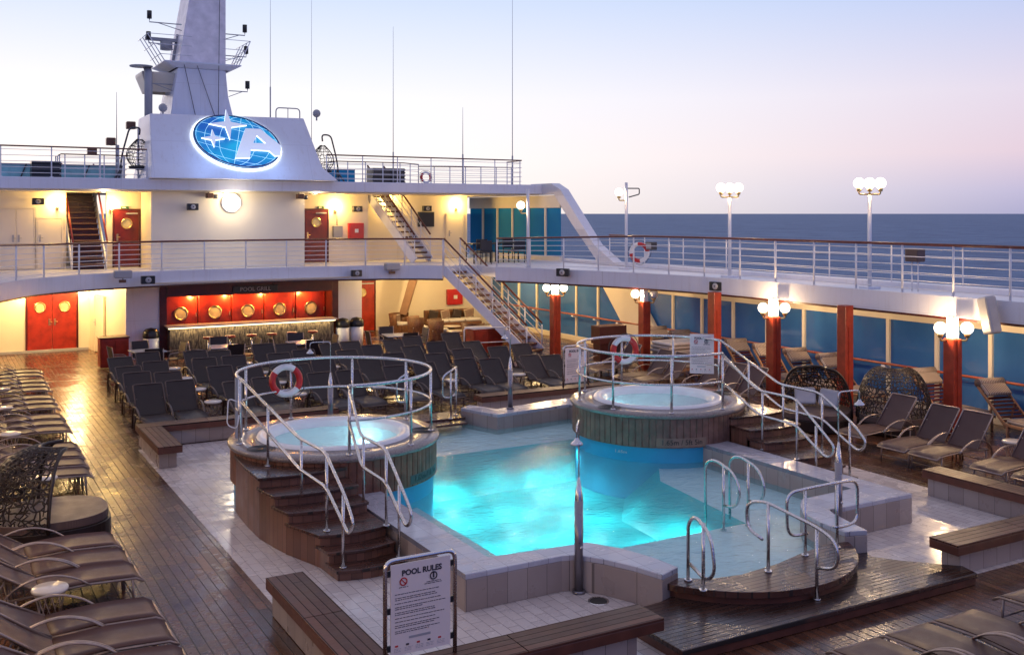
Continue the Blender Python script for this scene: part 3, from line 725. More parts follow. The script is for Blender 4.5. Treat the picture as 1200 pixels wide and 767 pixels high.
for (x, z, lb) in ((6.0, 7.93, 'brown floodlight nearest the emblem block above the port roof railing'), (5.35, 7.35, 'brown floodlight on a short mast above the port roof railing'), (4.75, 7.0, 'lowest brown floodlight on the port roof')):
    r = thing('floodlight', lb, 'floodlight', (x, 37.4, 6.05)); MB().tube([(x + .25, 37.4, 6.05), (x + .25, 37.4, z - .1), (x, 37.4, z - .1)], .03).build('bracket', 'white_rail', r)
    MB().box(x - .16, x + .14, 37.2, 37.45, z - .12, z + .14).build('lamp_head', 'rattan', r, bevel=.03)
# louvred boxes
for (x, y, w, h, lb) in ((3.3, 37, .9, .58, 'black louvred equipment box behind the port roof railing'), (15.6, 37.3, 1.35, .62, 'black louvred equipment box behind the starboard roof railing')):
    r = thing('louvred_box', lb, 'equipment box', (x, y, 6.05)); MB().box(x - w / 2, x + w / 2, y + .02, y + .7, 6.05, 6.05 + h).build('casing', 'black', r, bevel=.01)
    for k in range(5): MB().box(x - w / 2, x + w / 2, y - .05, y + .02, 6.1 + k * h / 5, 6.1 + k * h / 5 + .05).build('louvre', 'darkgrey', r)
r = thing('glass_windbreak', 'low green glass windbreak with dark posts on the port roof', 'windbreak', (1, 38.5, 6.05))
MB().box(-2.5, 5.9, 38.5, 38.52, 6.05, 6.55).build('pane', plain('green glass', (.25, .50, .52), .2), r)
for k in range(9): MB().beam((-2.4 + k, 38.48, 6.05), (-2.2 + k, 38.48, 6.58), .06, .04).build('post', 'darkgrey', r)
MB().box(-2.5, 5.9, 38.46, 38.54, 6.55, 6.6).build('top_bar', 'grey', r)
r = thing('glass_windbreak', 'short green glass windbreak on the starboard roof by the basket chair', 'windbreak', (13.6, 38, 6.05))
MB().box(12.9, 14.6, 38.4, 38.42, 6.05, 6.6).build('pane', 'teal', r); MB().box(12.9, 14.6, 38.38, 38.44, 6.6, 6.64).build('top_bar', 'grey', r)
# a small lifebuoy on the starboard roof
def lifebuoy(label, c, rad, normal, cat='lifebuoy'):
    r = thing('lifebuoy', label, cat, c); n = Vector(normal).normalized(); q = Vector((0, 0, 1)).rotation_difference(n).to_matrix().to_4x4(); m = Matrix.Translation(c) @ q
    tr_ = rad * .24; rm = rad - tr_
    for k in range(8):
        a0 = k * PI / 4
        b = MB().tube([m @ Vector((rm * math.cos(a0 + PI / 4 * i / 6), rm * math.sin(a0 + PI / 4 * i / 6), 0)) for i in range(7)], tr_, 12, caps=False, sy=.75)
        b.build('ring_segment', 'red' if k in (7, 0, 3, 4) else 'whiteplastic', r)
    b = MB()
    for k in range(4):
        a0 = k * PI / 2; b.tube([m @ Vector(((rad * (1.0 + .10 * math.sin(PI * i / 8))) * math.cos(a0 + PI / 2 * i / 8), (rad * (1.0 + .1 * math.sin(PI * i / 8))) * math.sin(a0 + PI / 2 * i / 8), 0)) for i in range(9)], .008, 5)
    b.build('grab_line', 'darkgrey', r); return r
lifebuoy('tiny dark lifebuoy on the starboard roof railing', (17.0, 36.9, 6.32), .26, (0, -1, .1))

# hanging basket chairs on the roof
def basket_lattice(fn, nu, nv, rad, jit=.0):
    """tubes over a parametric shell, with wandering strands"""
    b = MB(); rng = random.Random(nu * 31 + nv)
    for i in range(nu + 1):
        b.tube([fn(min(1, max(0, i / nu + jit * rng.uniform(-1, 1))), j / (nv * 2)) for j in range(nv * 2 + 1)], rad, 4, caps=False)
    for j in range(nv + 1):
        b.tube([fn(i / (nu * 2), min(1, max(0, j / nv + jit * rng.uniform(-1, 1)))) for i in range(nu * 2 + 1)], rad, 4, caps=False)
    return b
for (x, lb, s_) in ((6.1, 'black hanging basket chair on a curved stand beside the port edge of the emblem block', 1), (12.9, 'black hanging basket chair on a curved stand beside the starboard edge of the emblem block', -1)):
    y = 37.0; r = thing('basket_chair', lb, 'hanging chair', (x, y, 6.05))
    MB().tube(fillet([(x - .55 * s_, y, 6.05), (x - .45 * s_, y, 6.9), (x - .2 * s_, y, 7.85), (x + .15 * s_, y, 7.85), (x + .12 * s_, y, 7.6)], .3), .03).build('stand', 'darkgrey', r)
    MB().tube([(x - .6 * s_, y - .4, 6.08), (x - .45 * s_, y, 6.5), (x - .6 * s_, y + .4, 6.08)], .03).build('foot', 'darkgrey', r)
    fn = lambda u, v, x=x, y=y, s_=s_: Vector((x + .12 * s_ + .38 * math.sin(PI * (v * .86 + .07)) * math.cos(R(-20 + 250 * u)) * (1 + .25 * v) , y + .38 * math.sin(PI * (v * .86 + .07)) * math.sin(R(-20 + 250 * u)), 7.45 - 1.05 * v))
    basket_lattice(fn, 12, 9, .012, .02).build('basket', 'black', r)
    MB().lathe([(.01, 6.42), (.34, 6.44), (.36, 6.52), (.01, 6.56)], x + .12 * s_, y, 16).build('seat_cushion', 'black', r)
# ================================================================== upper level fittings
def panel_door(label, x0, x1, y, z0, z1, mat='mahogany', leaves=1, port=True, name='cabin_door', plain_=False):
    r = thing(name, label, 'door', ((x0 + x1) / 2, y, z0))
    MB().box(x0 - .06, x0, y - .05, y + .02, z0, z1 + .06).build('jamb', 'dark_wood' if not plain_ else 'cream', r)
    MB().box(x1, x1 + .06, y - .05, y + .02, z0, z1 + .06).build('jamb', 'dark_wood' if not plain_ else 'cream', r)
    MB().box(x0, x1, y - .05, y + .02, z1, z1 + .06).build('lintel', 'dark_wood' if not plain_ else 'cream', r)
    w = (x1 - x0) / leaves
    for k in range(leaves):
        a = x0 + k * w + .006; c = a + w - .012
        lf = MB().box(a, c, y - .045, y - .002, z0 + .02, z1 - .006).build('door_leaf', mat, r, bevel=.006)
        if port:
            cx_, cz = (a + c) / 2 + (0 if leaves == 1 else 0), z0 + (z1 - z0) * .77
            b = MB(); b.lathe([(.15, 0), (.15, .03), (.19, .03), (.19, 0)], n=24); MB().merge(b, Matrix.Translation((cx_, y - .045, cz)) @ Matrix.Rotation(PI / 2, 4, 'X')).build('porthole_ring', 'brass', lf)
            MB().disc_y(cx_, y - .047, cz, .15, .006).build('porthole_glass', 'brassglass', lf)
        hx = (c - .08) if k == 0 and leaves == 2 else (a + .08)
        if leaves == 1 and port: hx = a + .09
        b = MB().box(hx - .03, hx + .03, y - .055, y - .045, z0 + .92, z0 + 1.16); b.tube([(hx, y - .06, z0 + 1.05), (hx, y - .1, z0 + 1.05), (hx + .09, y - .1, z0 + 1.05)], .012, 6)
        b.build('handle', 'brass' if port else 'grey', lf)
    if port and leaves == 1: MB().box((x0 + x1) / 2 - .02, x1 - .04, y - .09, y - .05, z1 - .13, z1 - .08).build('door_closer', 'grey', r)
    return r
panel_door('red upper door with a round porthole between the dark stairs and the white block', 5.55, 6.36, 38.0, 3.02, 5.0, 'door_dark')
panel_door('red upper door with a round porthole on the starboard side of the white block', 12.42, 13.3, 38.0, 3.02, 5.02, 'door_dark')
panel_door('cream double locker door at the port end of the upper level', 1.9, 3.0, 38.0, 3.02, 5.05, 'cream', 2, False, 'locker_door', True)
panel_door('single cream locker door beside the dark upper stairs', 3.1, 3.85, 38.0, 3.02, 4.72, 'cream', 1, False, 'locker_door', True)
panel_door('cream locker door at the starboard end of the upper level by the glass', 18.9, 19.6, 38.9, 3.02, 4.85, 'cream', 1, False, 'locker_door', True)
panel_door('wide cream locker door behind the upper stair flight', 16.7, 17.4, 38.9, 3.02, 4.75, 'cream', 1, False, 'locker_door', True)
panel_door('red double door with two portholes at the end of the golden port walkway', 2.91, 4.51, 39.6, .02, 2.06, leaves=2)
panel_door('red lower door with one porthole beside the bar pillar and the bins', 14.95, 16.05, 40.0, .02, 2.1)
panel_door('cream service door in the slanting passage wall', 0, .8, 0, .02, 1.95, 'cream', 1, False, 'service_door', True)
o = [q for q in COL.objects if q.name.startswith('service_door')][0]; o.location = (5.22, 38.2, .02); o.rotation_euler = (0, 0, R(-78)); o.location = (5.14, 38.45, .02)
# sconces
for i, (x, y, z, lb) in enumerate([(3.72, 37.9, 5.2, 'bright wall light between the cream lockers and the dark upper stairs'), (5.42, 37.9, 5.12, 'bright wall light over the shoulder of the port red door'), (13.62, 37.9, 5.1, 'bright wall light beside the starboard red door'),
        (16.2, 38.8, 5.35, 'bright wall light over the open upper stairs'), (19.3, 38.8, 5.2, 'bright wall light above the starboard locker door')]):
    r = thing('wall_light', lb, 'wall light', (x, y, z), group='lit wall lights on the upper level')
    MB().ball(x, y - .03, z + .05, .09, 12, 1.2).build('lit_shade', 'sconce', r); b = MB().cyl(x, y - .03, z - .16, z - .06, .03, 8); b.box(x - .05, x + .05, y + .06, y + .09, z - .2, z); b.build('bracket', 'brass', r)
    lamp('wall_light_bulb', (x, y - .14, z + .05), 88, (1, .62, .17), .09)
# loudspeakers
def speaker(label, c, d=(0, -1, 0), s_=.30):
    r = thing('loudspeaker', label, 'loudspeaker', c); q = Vector((0, -1, 0)).rotation_difference(Vector(d).normalized()).to_matrix().to_4x4(); m = Matrix.Translation(c) @ q
    b = MB(); b.box(-s_ * .62, s_ * .62, 0, .18, -s_ * .38, s_ * .38); MB().merge(b, m).build('cabinet', 'black', r, bevel=.02)
    b = MB(); b.lathe([(.02, .02), (s_ * .20, .03), (s_ * .28, .0)], n=18); MB().merge(b, m @ Matrix.Translation((0, -.004, 0)) @ Matrix.Rotation(PI / 2, 4, 'X')).build('cone', 'grey', r)
    b = MB(); b.tube([(0, .18, .0), (0, .3, .0)], .025, 6); MB().merge(b, m).build('bracket', 'grey', r)
speaker('black loudspeaker on the cream wall over the locker doors', (3.1, 37.6, 5.3)); speaker('black loudspeaker on the white upper block', (7.75, 35.7, 5.12))
speaker('black loudspeaker above the upper fire hose cabinet', (14.45, 37.65, 5.07)); speaker('black loudspeaker above the dark square panel', (17.85, 38.55, 5.1))
speaker('black loudspeaker on the balcony edge below the red upper door', (6.0, 34.05, 2.78), s_=.34); speaker('black loudspeaker on the balcony edge above the red lower door', (13.1, 34.22, 2.78), s_=.30)
speaker('black loudspeaker on the starboard deck edge below the lamp with two globes', (19.82, 23.0, 2.78), (-1, -.3, 0), .34); speaker('black loudspeaker on the curved deck edge by the white stairs', (18.1, 28.6, 2.95), (-.8, -.6, 0), .34)
r = thing('status_panel', 'dark square panel on the cream upper wall', 'panel', (17.9, 38.85, 4.35)); MB().box(17.58, 18.24, 38.82, 38.895, 4.38, 4.92).build('screen', 'black', r, bevel=.01); MB().box(17.54, 18.28, 38.85, 38.893, 4.34, 4.96).build('frame', 'darkgrey', r)
def hose(label, x, y, z, w, h):
    r = thing('fire_hose_cabinet', label, 'fire hose cabinet', (x, y, z)); MB().box(x - w / 2, x + w / 2, y - .16, y, z, z + h).build('case', 'red', r, bevel=.015)
    MB().box(x - w * .42, x + w * .42, y - .175, y - .162, z + h * .08, z + h * .92).build('door', 'red', r, bevel=.008); MB().box(x - w * .12, x + w * .12, y - .182, y - .176, z + h * .38, z + h * .62).build('label_plate', 'whiteplastic', r)
hose('red fire hose cabinet on the upper wall beside the grey box', 14.45, 37.99, 3.92, .62, .6); hose('red fire hose cabinet with a white square on the lower lounge wall', 19.75, 39.99, .95, .72, .66)
r = thing('junction_box', 'pale grey box on the upper wall between the red door and the fire cabinet', 'box', (13.7, 37.9, 3.95)); MB().box(13.52, 13.9, 37.86, 37.995, 3.98, 4.42).build('case', 'grey', r, bevel=.02); MB().tube([(13.7, 37.95, 4.42), (13.7, 37.95, 5.0)], .015).build('conduit', 'grey', r)
for (x, z, lb) in ((13.05, 5.13, 'small green exit plate above the starboard red door'), (5.9, 5.1, 'small green exit plate above the port red door')):
    r = thing('exit_plate', lb, 'sign', (x, 37.97, z)); MB().box(x - .13, x + .13, 37.965, 37.99, z - .045, z + .045).build('plate', plain('dark green plate', (.02, .09, .05), .4), r); MB().box(x - .09, x + .03, 37.96, 37.964, z - .015, z + .015).build('mark', 'whiteplastic', r)
# round lit lamp
r = thing('round_wall_lamp', 'round glowing white lamp in the middle of the white upper block', 'wall lamp', (9.1, 35.98, 5.27))
MB().disc_y(9.1, 35.99, 5.27, .30, .08, 32).build('lit_disc', 'porthole_lit', r); b = MB(); b.lathe([(.30, -.01), (.30, .09), (.34, .09), (.34, -.01)], n=32); MB().merge(b, Matrix.Translation((9.1, 35.98, 5.27)) @ Matrix.Rotation(PI / 2, 4, 'X')).build('rim', 'white', r)
lamp('round_lamp_bulb', (9.1, 35.3, 5.2), 40, (1, .85, .62), .2)
for (x, lb) in ((8.3, 'small camera under the emblem block, port of the round lamp'), (11.5, 'bulky grey floodlight bracket under the starboard end of the white block ceiling')):
    r = thing('ceiling_camera', lb, 'camera', (x, 35.7, 5.5)); MB().box(x - .1, x + .12, 35.6, 35.9, 5.42, 5.6).build('housing', 'rattan', r, bevel=.02); MB().tube([(x, 35.85, 5.6), (x, 35.85, 5.67)], .03).build('stem', 'grey', r)
    MB().cyl(x + .2, 35.7, 5.4, 5.55, .08, 10).build('lens', 'darkgrey', r)
# dark port stairs, seen head-on
r = thing('upper_stairs', 'steep dark stairs going up between the port wall lights', 'stairs', (4.62, 36.6, 3))
for k in range(14):
    z = 3 + (k + 1) * .195; y = 37.2 + k * .235
    MB().box(4.12, 5.14, y, y + .26, z - .04, z).build('tread', plain('dark stair tread', (.15, .075, .05), .5) if k == 0 else bpy.data.materials['dark stair tread'], r)
    MB().box(4.12, 5.14, y + .20, y + .22, z - .195, z - .04).build('riser', 'dark_wood', r)
for x in (4.09, 5.17):
    MB().beam((x, 37.1, 3.1), (x, 40.4, 5.85), .04, .26).build('stringer', 'white', r)
    MB().tube([(x, 36.9, 3.95), (x, 40.3, 6.7)], .03).build('handrail', 'column', r); MB().tube([(x, 37.1, 3.0), (x, 37.1, 4.1)], .025).build('post', 'white_rail', r)
# open starboard stairs on the upper level
def flight(name, label, A, B, width, z0, z1, nstep, sn, tread, rails=(0, 1), railmat='handrail', risers=False, extra=0):
    """A: top corner, B: foot corner (x, y); sn: across direction"""
    A = Vector(A); B = Vector(B); sn = Vector(sn); d = (B - A); r = thing(name, label, 'stairs', (B.x, B.y, z0))
    for k in range(nstep):
        u = (k + .5) / nstep; c = A + d * u; z = z1 - (z1 - z0) * (k + 1) / (nstep + 1); e = d.normalized() * (d.length / nstep * .78)
        q = [c - e, c + e, c + e + sn * width, c - e + sn * width]
        MB().prism([(p.x, p.y) for p in (q if (q[1] - q[0]).cross(q[2] - q[1]) > 0 else q[::-1])], z - .06, z).build('tread', tread, r, bevel=.006)
    for s_ in (0, 1):
        o_ = sn * (width * s_)
        MB().beam((A.x + o_.x, A.y + o_.y, z1 - .12), (B.x + o_.x, B.y + o_.y, z0 + .08), .06, .34).build('stringer', 'white', r, bevel=.008)
        if s_ in rails:
            n_ = 5
            for h in (.30, .55, .8): MB().tube([(A.x + o_.x, A.y + o_.y, z1 + h - .05), (B.x + o_.x, B.y + o_.y, z0 + h + .1)], .013, 6).build('rail_bar', 'white_rail', r)
            MB().tube([(A.x + o_.x, A.y + o_.y, z1 + 1.0), (B.x + o_.x, B.y + o_.y, z0 + 1.08)], .034, 8).build('handrail', railmat, r)
            for k in range(n_ + 1):
                p = A + d * (k / n_) + o_; zz = z1 + (z0 - z1) * k / n_; MB().tube([(p.x, p.y, zz), (p.x, p.y, zz + 1.02)], .022, 8).build('post', 'white_rail', r)
    return r
M['stair_wood'] = plain('stair tread wood', (.13, .055, .03), .35, var=.3)
flight('upper_stairs', 'open upper stairs climbing to the roof beside the fire hose cabinet', (15.05, 38.2), (16.15, 36.1), 1.0, 3.0, 5.8, 13, (SN.x, SN.y), 'stair_wood')
flight('deck_stairs', 'white stairs with wooden treads and red handrails down from the balcony to the pool deck', (SA.x, SA.y), (SB.x, SB.y), SWD, 0, 3.0, 14, (SN.x, SN.y), 'stair_wood')
# tables and chairs on the upper starboard corner
for (x, y, lb) in ((18.3, 34.6, 'dark upper level table nearest the stair opening'), (19.9, 35.2, 'dark upper level table nearest the teal glass')):
    r = thing('patio_table', lb, 'table', (x, y, 3.0)); MB().box(x - .6, x + .6, y - .4, y + .4, 3.72, 3.76).build('table_top', 'black', r, bevel=.008)
    for sx in (-.52, .52):
        for sy in (-.32, .32): MB().tube([(x + sx, y + sy, 3), (x + sx, y + sy, 3.72)], .022, 6).build('leg', 'black', r)
for (x, y, a, lb) in ((18.0, 33.95, 0, 'dark chair on the railing side of the table by the stair opening'), (18.8, 35.35, 180, 'dark chair behind the table by the stair opening'), (19.7, 34.4, 0, 'dark chair on the railing side of the table by the teal glass'), (20.3, 35.95, 180, 'dark chair behind the table by the teal glass')):
    r = thing('patio_chair', lb, 'chair', (0, 0, 0)); MB().box(-.24, .24, -.22, .24, .42, .46).build('seat', 'black', r, bevel=.01); MB().box(-.24, .24, -.26, -.22, .5, .88).build('backrest', 'black', r, bevel=.01)
    for sx in (-.22, .22):
        for sy in (-.22, .22): MB().tube([(sx, sy, 0), (sx, sy, .9 if sy < 0 else .42)], .015, 6).build('leg', 'black', r)
    r.location = (x, y, 3.0); r.rotation_euler = (0, 0, R(a))
# white deck boxes on the balcony edge
for (x, y, lb) in ((5.2, 33.8, 'pale grey floodlight box on the balcony edge below the dark stairs'), (14.35, 34.0, 'pale grey floodlight box on the balcony edge below the open upper stairs')):
    r = thing('balcony_light_box', lb, 'floodlight', (x, y, 2.85)); MB().box(x - .26, x + .26, y - .1, y + .2, 2.88, 3.12).build('case', 'grey', r, bevel=.03); MB().box(x - .12, x + .08, y - .06, y + .06, 2.74, 2.83).build('lens', 'rattan', r)
    MB().tube([(x, y, 2.83), (x, y + .15, 2.88)], .02).build('bracket', 'grey', r)

# ================================================================== lower level: bar
r = thing('bar_counter', 'long bar counter with a dark mosaic front and a glowing strip under its pale top', 'bar counter', (9.7, 35.6, 0))
MB().box(6.95, 12.7, 35.55, 36.0, 0, 1.0).build('front', 'mosaic', r); MB().box(6.85, 12.8, 35.38, 36.1, 1.06, 1.11).build('counter_top', 'tabletop', r, bevel=.01)
MB().box(6.9, 12.75, 35.5, 35.56, 1.015, 1.05).build('light_strip', 'ledstrip', r); MB().box(6.9, 12.75, 35.57, 36.05, 1.0, 1.06).build('top_support', 'dark_wood', r)
lamp('counter_strip_light', (9.8, 35.44, 1.02), 55, (1, .76, .34), typ='AREA', rot=(0, 0, 0), size=(5.6, .08))
r = thing('bar_back_wall', 'red panelled bar back with five brass portholes in a dark wooden surround', 'bar shutter', (9.9, 37, 0))
MB().box(6.8, 13.0, 36.9, 37.05, 0, 2.6).build('backing', 'dark_wood', r)
for k in range(5):
    x0 = 7.0 + k * 1.17; p = MB().box(x0, x0 + 1.14, 36.82, 36.895, .9, 2.02).build('panel', 'mahogany', r, bevel=.012)
    for e in (x0 + .02, x0 + 1.08): MB().box(e, e + .04, 36.80, 36.819, .95, 2.0).build('stile', 'mahogany', p, bevel=.006)
    cx_ = x0 + .57; b = MB(); b.lathe([(.19, 0), (.19, .04), (.24, .04), (.24, 0)], n=24); MB().merge(b, Matrix.Translation((cx_, 36.82, 1.40)) @ Matrix.Rotation(PI / 2, 4, 'X')).build('porthole_ring', 'brass', p)
    MB().disc_y(cx_, 36.81, 1.40, .19, .01).build('porthole_glass', 'brassglass', p)
    MB().box(cx_ + .5, cx_ + .53, 36.78, 36.80, 1.28, 1.42).build('shutter_handle', 'brass', p)
MB().box(6.72, 6.95, 36.05, 36.9, 0, 2.6).build('side_frame', 'dark_wood', r); MB().box(12.83, 13.06, 36.05, 36.9, 0, 2.6).build('side_frame', 'dark_wood', r)
MB().box(6.95, 12.83, 36.0, 36.2, 2.06, 2.6).build('top_fascia', 'dark_wood', r, bevel=.01); MB().box(6.95, 12.83, 36.2, 36.82, 2.06, 2.12).build('soffit', 'dark_wood', r)
for k, x in enumerate((7.95, 9.15, 10.45, 11.85)):
    q = thing('bar_downlight', 'glowing bar ceiling spot, %s from the port end' % ORD[k], 'ceiling light', (x, 36.5, 2.05), group='glowing spots in the bar ceiling')
    MB().cyl(x, 36.5, 2.02, 2.05, .07, 14).build('lens', 'spot', q); b = MB(); b.lathe([(.07, 2.01), (.10, 2.01), (.10, 2.055), (.07, 2.055)], x, 36.5, 16); b.build('trim', 'brass', q)
    lamp('bar_spot_bulb', (x, 36.56, 1.95), 64, (1, .46, .11), .05)
r = thing('bar_sign', 'dark board with small pale letters hanging over the bar', 'sign', (10.1, 35.95, 2.5))
MB().box(9.15, 10.75, 35.93, 35.985, 2.12, 2.36).build('board', 'black', r, bevel=.008); MB().tube([(9.3, 35.95, 2.36), (9.3, 35.95, 2.62)], .012).build('hanger', 'black', r); MB().tube([(10.6, 35.95, 2.36), (10.6, 35.95, 2.62)], .012).build('hanger', 'black', r); MB().merge(text_mb('POOL GRILL', .20, .012), Matrix.Translation((9.95, 35.918, 2.23)) @ FACE_CAM).build('lettering', 'grey', r)
lb_stool = 'bar stool with a red wooden seat at the counter, %s from the port end'
r0 = thing('bar_stool', '', 'bar stool', (0, 0, 0)); MB().lathe([(.01, .80), (.17, .80), (.18, .77), (.17, .74), (.01, .73)], n=18).build('seat', 'column', r0)
MB().cyl(0, 0, .02, .74, .028, 10).build('stem', 'steel', r0); MB().cyl(0, 0, 0, .025, .19, 18).build('base', 'darkgrey', r0); MB().lathe([(.14, .3), (.15, .31), (.14, .32), (.13, .31), (.14, .3)], n=18).build('foot_ring', 'steel', r0)
pr = Proto(r0)
for k, x in enumerate((8.0, 8.72, 9.45, 10.15, 10.85, 11.6)): pr.put((x, 34.6, 0), 0, lb_stool % ORD[k], 'bar stools along the counter')
r0 = thing('litter_bin', '', 'bin', (0, 0, 0)); MB().cyl(0, 0, 0, .74, .23, 22, .25).build('body', 'whiteplastic', r0)
MB().lathe([(.26, .74), (.27, .80), (.25, .95), (.18, 1.04), (.01, 1.08)], n=22).build('dome_lid', 'black', r0); MB().box(-.12, .12, -.27, -.23, .82, .9).build('flap', 'darkgrey', r0)
pr = Proto(r0); pr.put((6.38, 35.75, 0), 0, 'white bin with a black dome lid in front of the port bar pillar', 'domed litter bins')
pr.put((13.1, 35.7, 0), 0, 'white domed bin nearer the bar, of the pair by the starboard pillar', 'domed litter bins'); pr.put((13.66, 35.75, 0), 0, 'white domed bin nearer the red door, of the pair by the starboard pillar', 'domed litter bins')
r = thing('waiter_station', 'tall red wooden cupboard at the edge of the golden walkway', 'cupboard', (4.95, 34.6, 0)); MB().box(4.6, 5.45, 34.3, 34.9, .05, .95).build('body', 'mahogany', r, bevel=.01); MB().box(4.57, 5.48, 34.27, 34.93, .95, .99).build('top', 'dark_wood', r, bevel=.008)
for k in range(2): MB().box(4.64 + k * .4, 5.02 + k * .4, 34.275, 34.298, .1, .9).build('door', 'mahogany', r, bevel=.006)
r = thing('service_cabinet', 'red wooden cabinet under the white stairs with a pale rail over it', 'cabinet', (17.0, 31.6, 0)); MB().box(16.3, 17.45, 31.45, 32.05, .04, .88).build('body', 'mahogany', r, bevel=.01); MB().box(16.26, 17.5, 31.4, 32.1, .88, .93).build('top', 'whiteplastic', r, bevel=.01)
for k in range(2): MB().box(16.34 + k * .55, 16.84 + k * .55, 31.42, 31.449, .1, .82).build('door', 'mahogany', r, bevel=.006)
r = thing('guide_rail', 'low white pipe rail in front of the service cabinet', 'railing', (16.3, 31, 0)); MB().tube(fillet([(15.7, 31.0, 0), (15.7, 31.0, 1.0), (17.3, 30.7, 1.0), (17.3, 30.7, 0)], .08), .022).build('pipe', 'white_rail', r); MB().tube([(15.7, 31, .5), (17.3, 30.7, .5)], .015).build('mid_bar', 'white_rail', r)
# downlights in the overhang ceilings
dl = [(2.2, 37.5, 'downlight just before the red double door, port one'), (4.2, 37.5, 'downlight just before the red double door, starboard one'),
      (14.9, 37.6, 'downlight over the lower red door'), (17.6, 37.2, 'downlight over the rattan armchairs'), (20.2, 36.6, 'downlight over the sofa corner'), (19.8, 33.0, 'downlight behind the white stairs'), (15.2, 35.2, 'downlight under the balcony beside the bins')]
for x, y, lb in dl:
    q = thing('ceiling_downlight', lb, 'ceiling light', (x, y, 2.6), group='downlights under the overhang')
    MB().cyl(x, y, 2.575, 2.605, .075, 14).build('lens', 'spot', q); MB().lathe([(.075, 2.57), (.11, 2.57), (.11, 2.608), (.075, 2.608)], x, y, 16).build('trim', 'white', q)
    lamp('downlight_bulb', (x, y, 2.50), 260 if x < 5 else 135, (1, .66, .28), .08)
# rattan seats in the starboard lounge
r0 = thing('rattan_armchair', '', 'armchair', (0, 0, 0))
MB().lathe([(.38, .05), (.40, .45), (.45, .82), (.41, .83), (.35, .45), (.35, .05)], n=20, a0=-20, a1=200).build('tub_back', 'rattan', r0); MB().box(-.34, .34, -.36, .3, .06, .36).build('seat_base', 'rattan', r0, bevel=.03)
MB().box(-.31, .31, -.36, .28, .365, .47).build('seat_cushion', 'pillow', r0, bevel=.04); MB().box(-.24, .24, .12, .26, .48, .78).build('back_cushion', 'stripe', r0, bevel=.04)
for sx in (-.28, .28):
    for sy in (-.28, .24): MB().cyl(sx, sy, 0, .06, .03, 8).build('foot', 'dark_wood', r0)
pr = Proto(r0)
for (x, y, a, lb) in ((16.6, 38.6, 30, 'rattan armchair farthest forward, beside the cream wall'), (16.7, 37.0, 80, 'rattan armchair second from the lower red door'), (17.0, 35.7, 70, 'rattan armchair facing away, in the middle of the lounge'), (17.6, 34.0, 150, 'dark rattan armchair nearest the service cabinet'), (19.3, 34.6, -120, 'rattan armchair behind the foot of the white stairs')):
    pr.put((x, y, 0), R(a), lb, 'rattan armchairs in the starboard lounge')
r = thing('rattan_sofa', 'rattan sofa with cushions against the lounge wall', 'sofa', (18.9, 38.2, 0)); MB().box(17.9, 20.2, 38.2, 39.0, .1, .38).build('base', 'rattan', r, bevel=.03); MB().box(17.9, 20.2, 38.95, 39.12, .1, .85).build('backrest', 'rattan', r, bevel=.03)
for k in range(3): MB().box(17.95 + k * .75, 18.65 + k * .75, 38.2, 38.9, .385, .5).build('seat_cushion', 'pillow', r, bevel=.04)
for k in range(4): MB().merge(MB().box(-.2, .2, -.06, .06, -.18, .18), Matrix.Translation((18.2 + k * .55, 38.78, .68)) @ Matrix.Rotation(R(12 * (-1) ** k), 4, 'Y')).build('loose_cushion', 'stripe' if k % 2 else 'sling_dark', r, bevel=.04)
for (x, y, lb) in ((17.9, 36.4, 'small round coffee table among the rattan armchairs'), (17.3, 34.9, 'small round coffee table by the dark rattan armchair')):
    r = thing('coffee_table', lb, 'table', (x, y, 0)); MB().lathe([(.01, .42), (.34, .42), (.35, .45), (.34, .46), (.01, .46)], x, y, 22).build('table_top', 'tabletop', r); MB().cyl(x, y, 0, .42, .10, 14, .14).build('base', 'rattan', r)
# ================================================================== columns, globes, lamp posts
def globes(r, x, y, z, offs_, rad, power, dark=()):
    for k, (dx, dy) in enumerate(offs_):
        b = MB(); b.tube(fillet([(x, y, z - .28), (x + dx, y + dy, z - .28), (x + dx, y + dy, z - rad)], .05), .022, 8); b.cyl(x + dx, y + dy, z - rad - .07, z - rad + .02, .05, 12, .07); b.build('arm', 'brass', r)
        MB().ball(x + dx, y + dy, z, rad, 20).build('globe', 'globe' if k not in dark else 'whiteplastic', r)
        if k not in dark: lamp('globe_bulb', (x + dx, y + dy, z), power, (1, .66, .34), .03)
colY = [(19.75, 14.98, 1), (19.75, 18.06, 0), (19.75, 20.55, 1), (19.75, 22.94, 0), (19.6, 26.1, 1), (18.55, 29.74, 1)]
names = ['nearest the sunbeds by the round side table', 'between the two wicker daybeds', 'standing behind the hot tub handrails', 'beside the glass past the hot tub', 'rising behind the red-backed lifebuoy', 'at the foot of the white stairs']
for k, (x, y, g_) in enumerate(colY):
    r = thing('deck_column', 'square red wooden column %s' % names[k] + (', under two lit globes' if g_ else ', without lamps'), 'column', (x, y, 0), group='red wooden columns of the starboard deck edge')
    MB().box(x - .14, x + .14, y - .14, y + .14, 0, 2.12 if g_ else 2.62).build('shaft', 'column', r, bevel=.012)
    MB().box(x - .035, x + .035, y - .155, y - .141, .02, 2.1).build('fillet_strip', 'column', r)
    if g_:
        MB().box(x - .09, x + .09, y - .09, y + .09, 2.122, 2.62).build('white_head', 'white', r, bevel=.01)
        lr = thing('globe_lamp', 'two opal globes on the column %s' % names[k], 'lamp', (x, y, 2.3), group='globe lamps on the columns')
        d = Vector((.62, -.78)) * .34
        globes(lr, x, y, 2.36, ((-d.x - .02, d.y + .52), (d.x - .1, -d.y - .50)) if False else ((-.28, .10), (.21, -.21)), .14, 74, dark=(1,) if k == 4 else ())
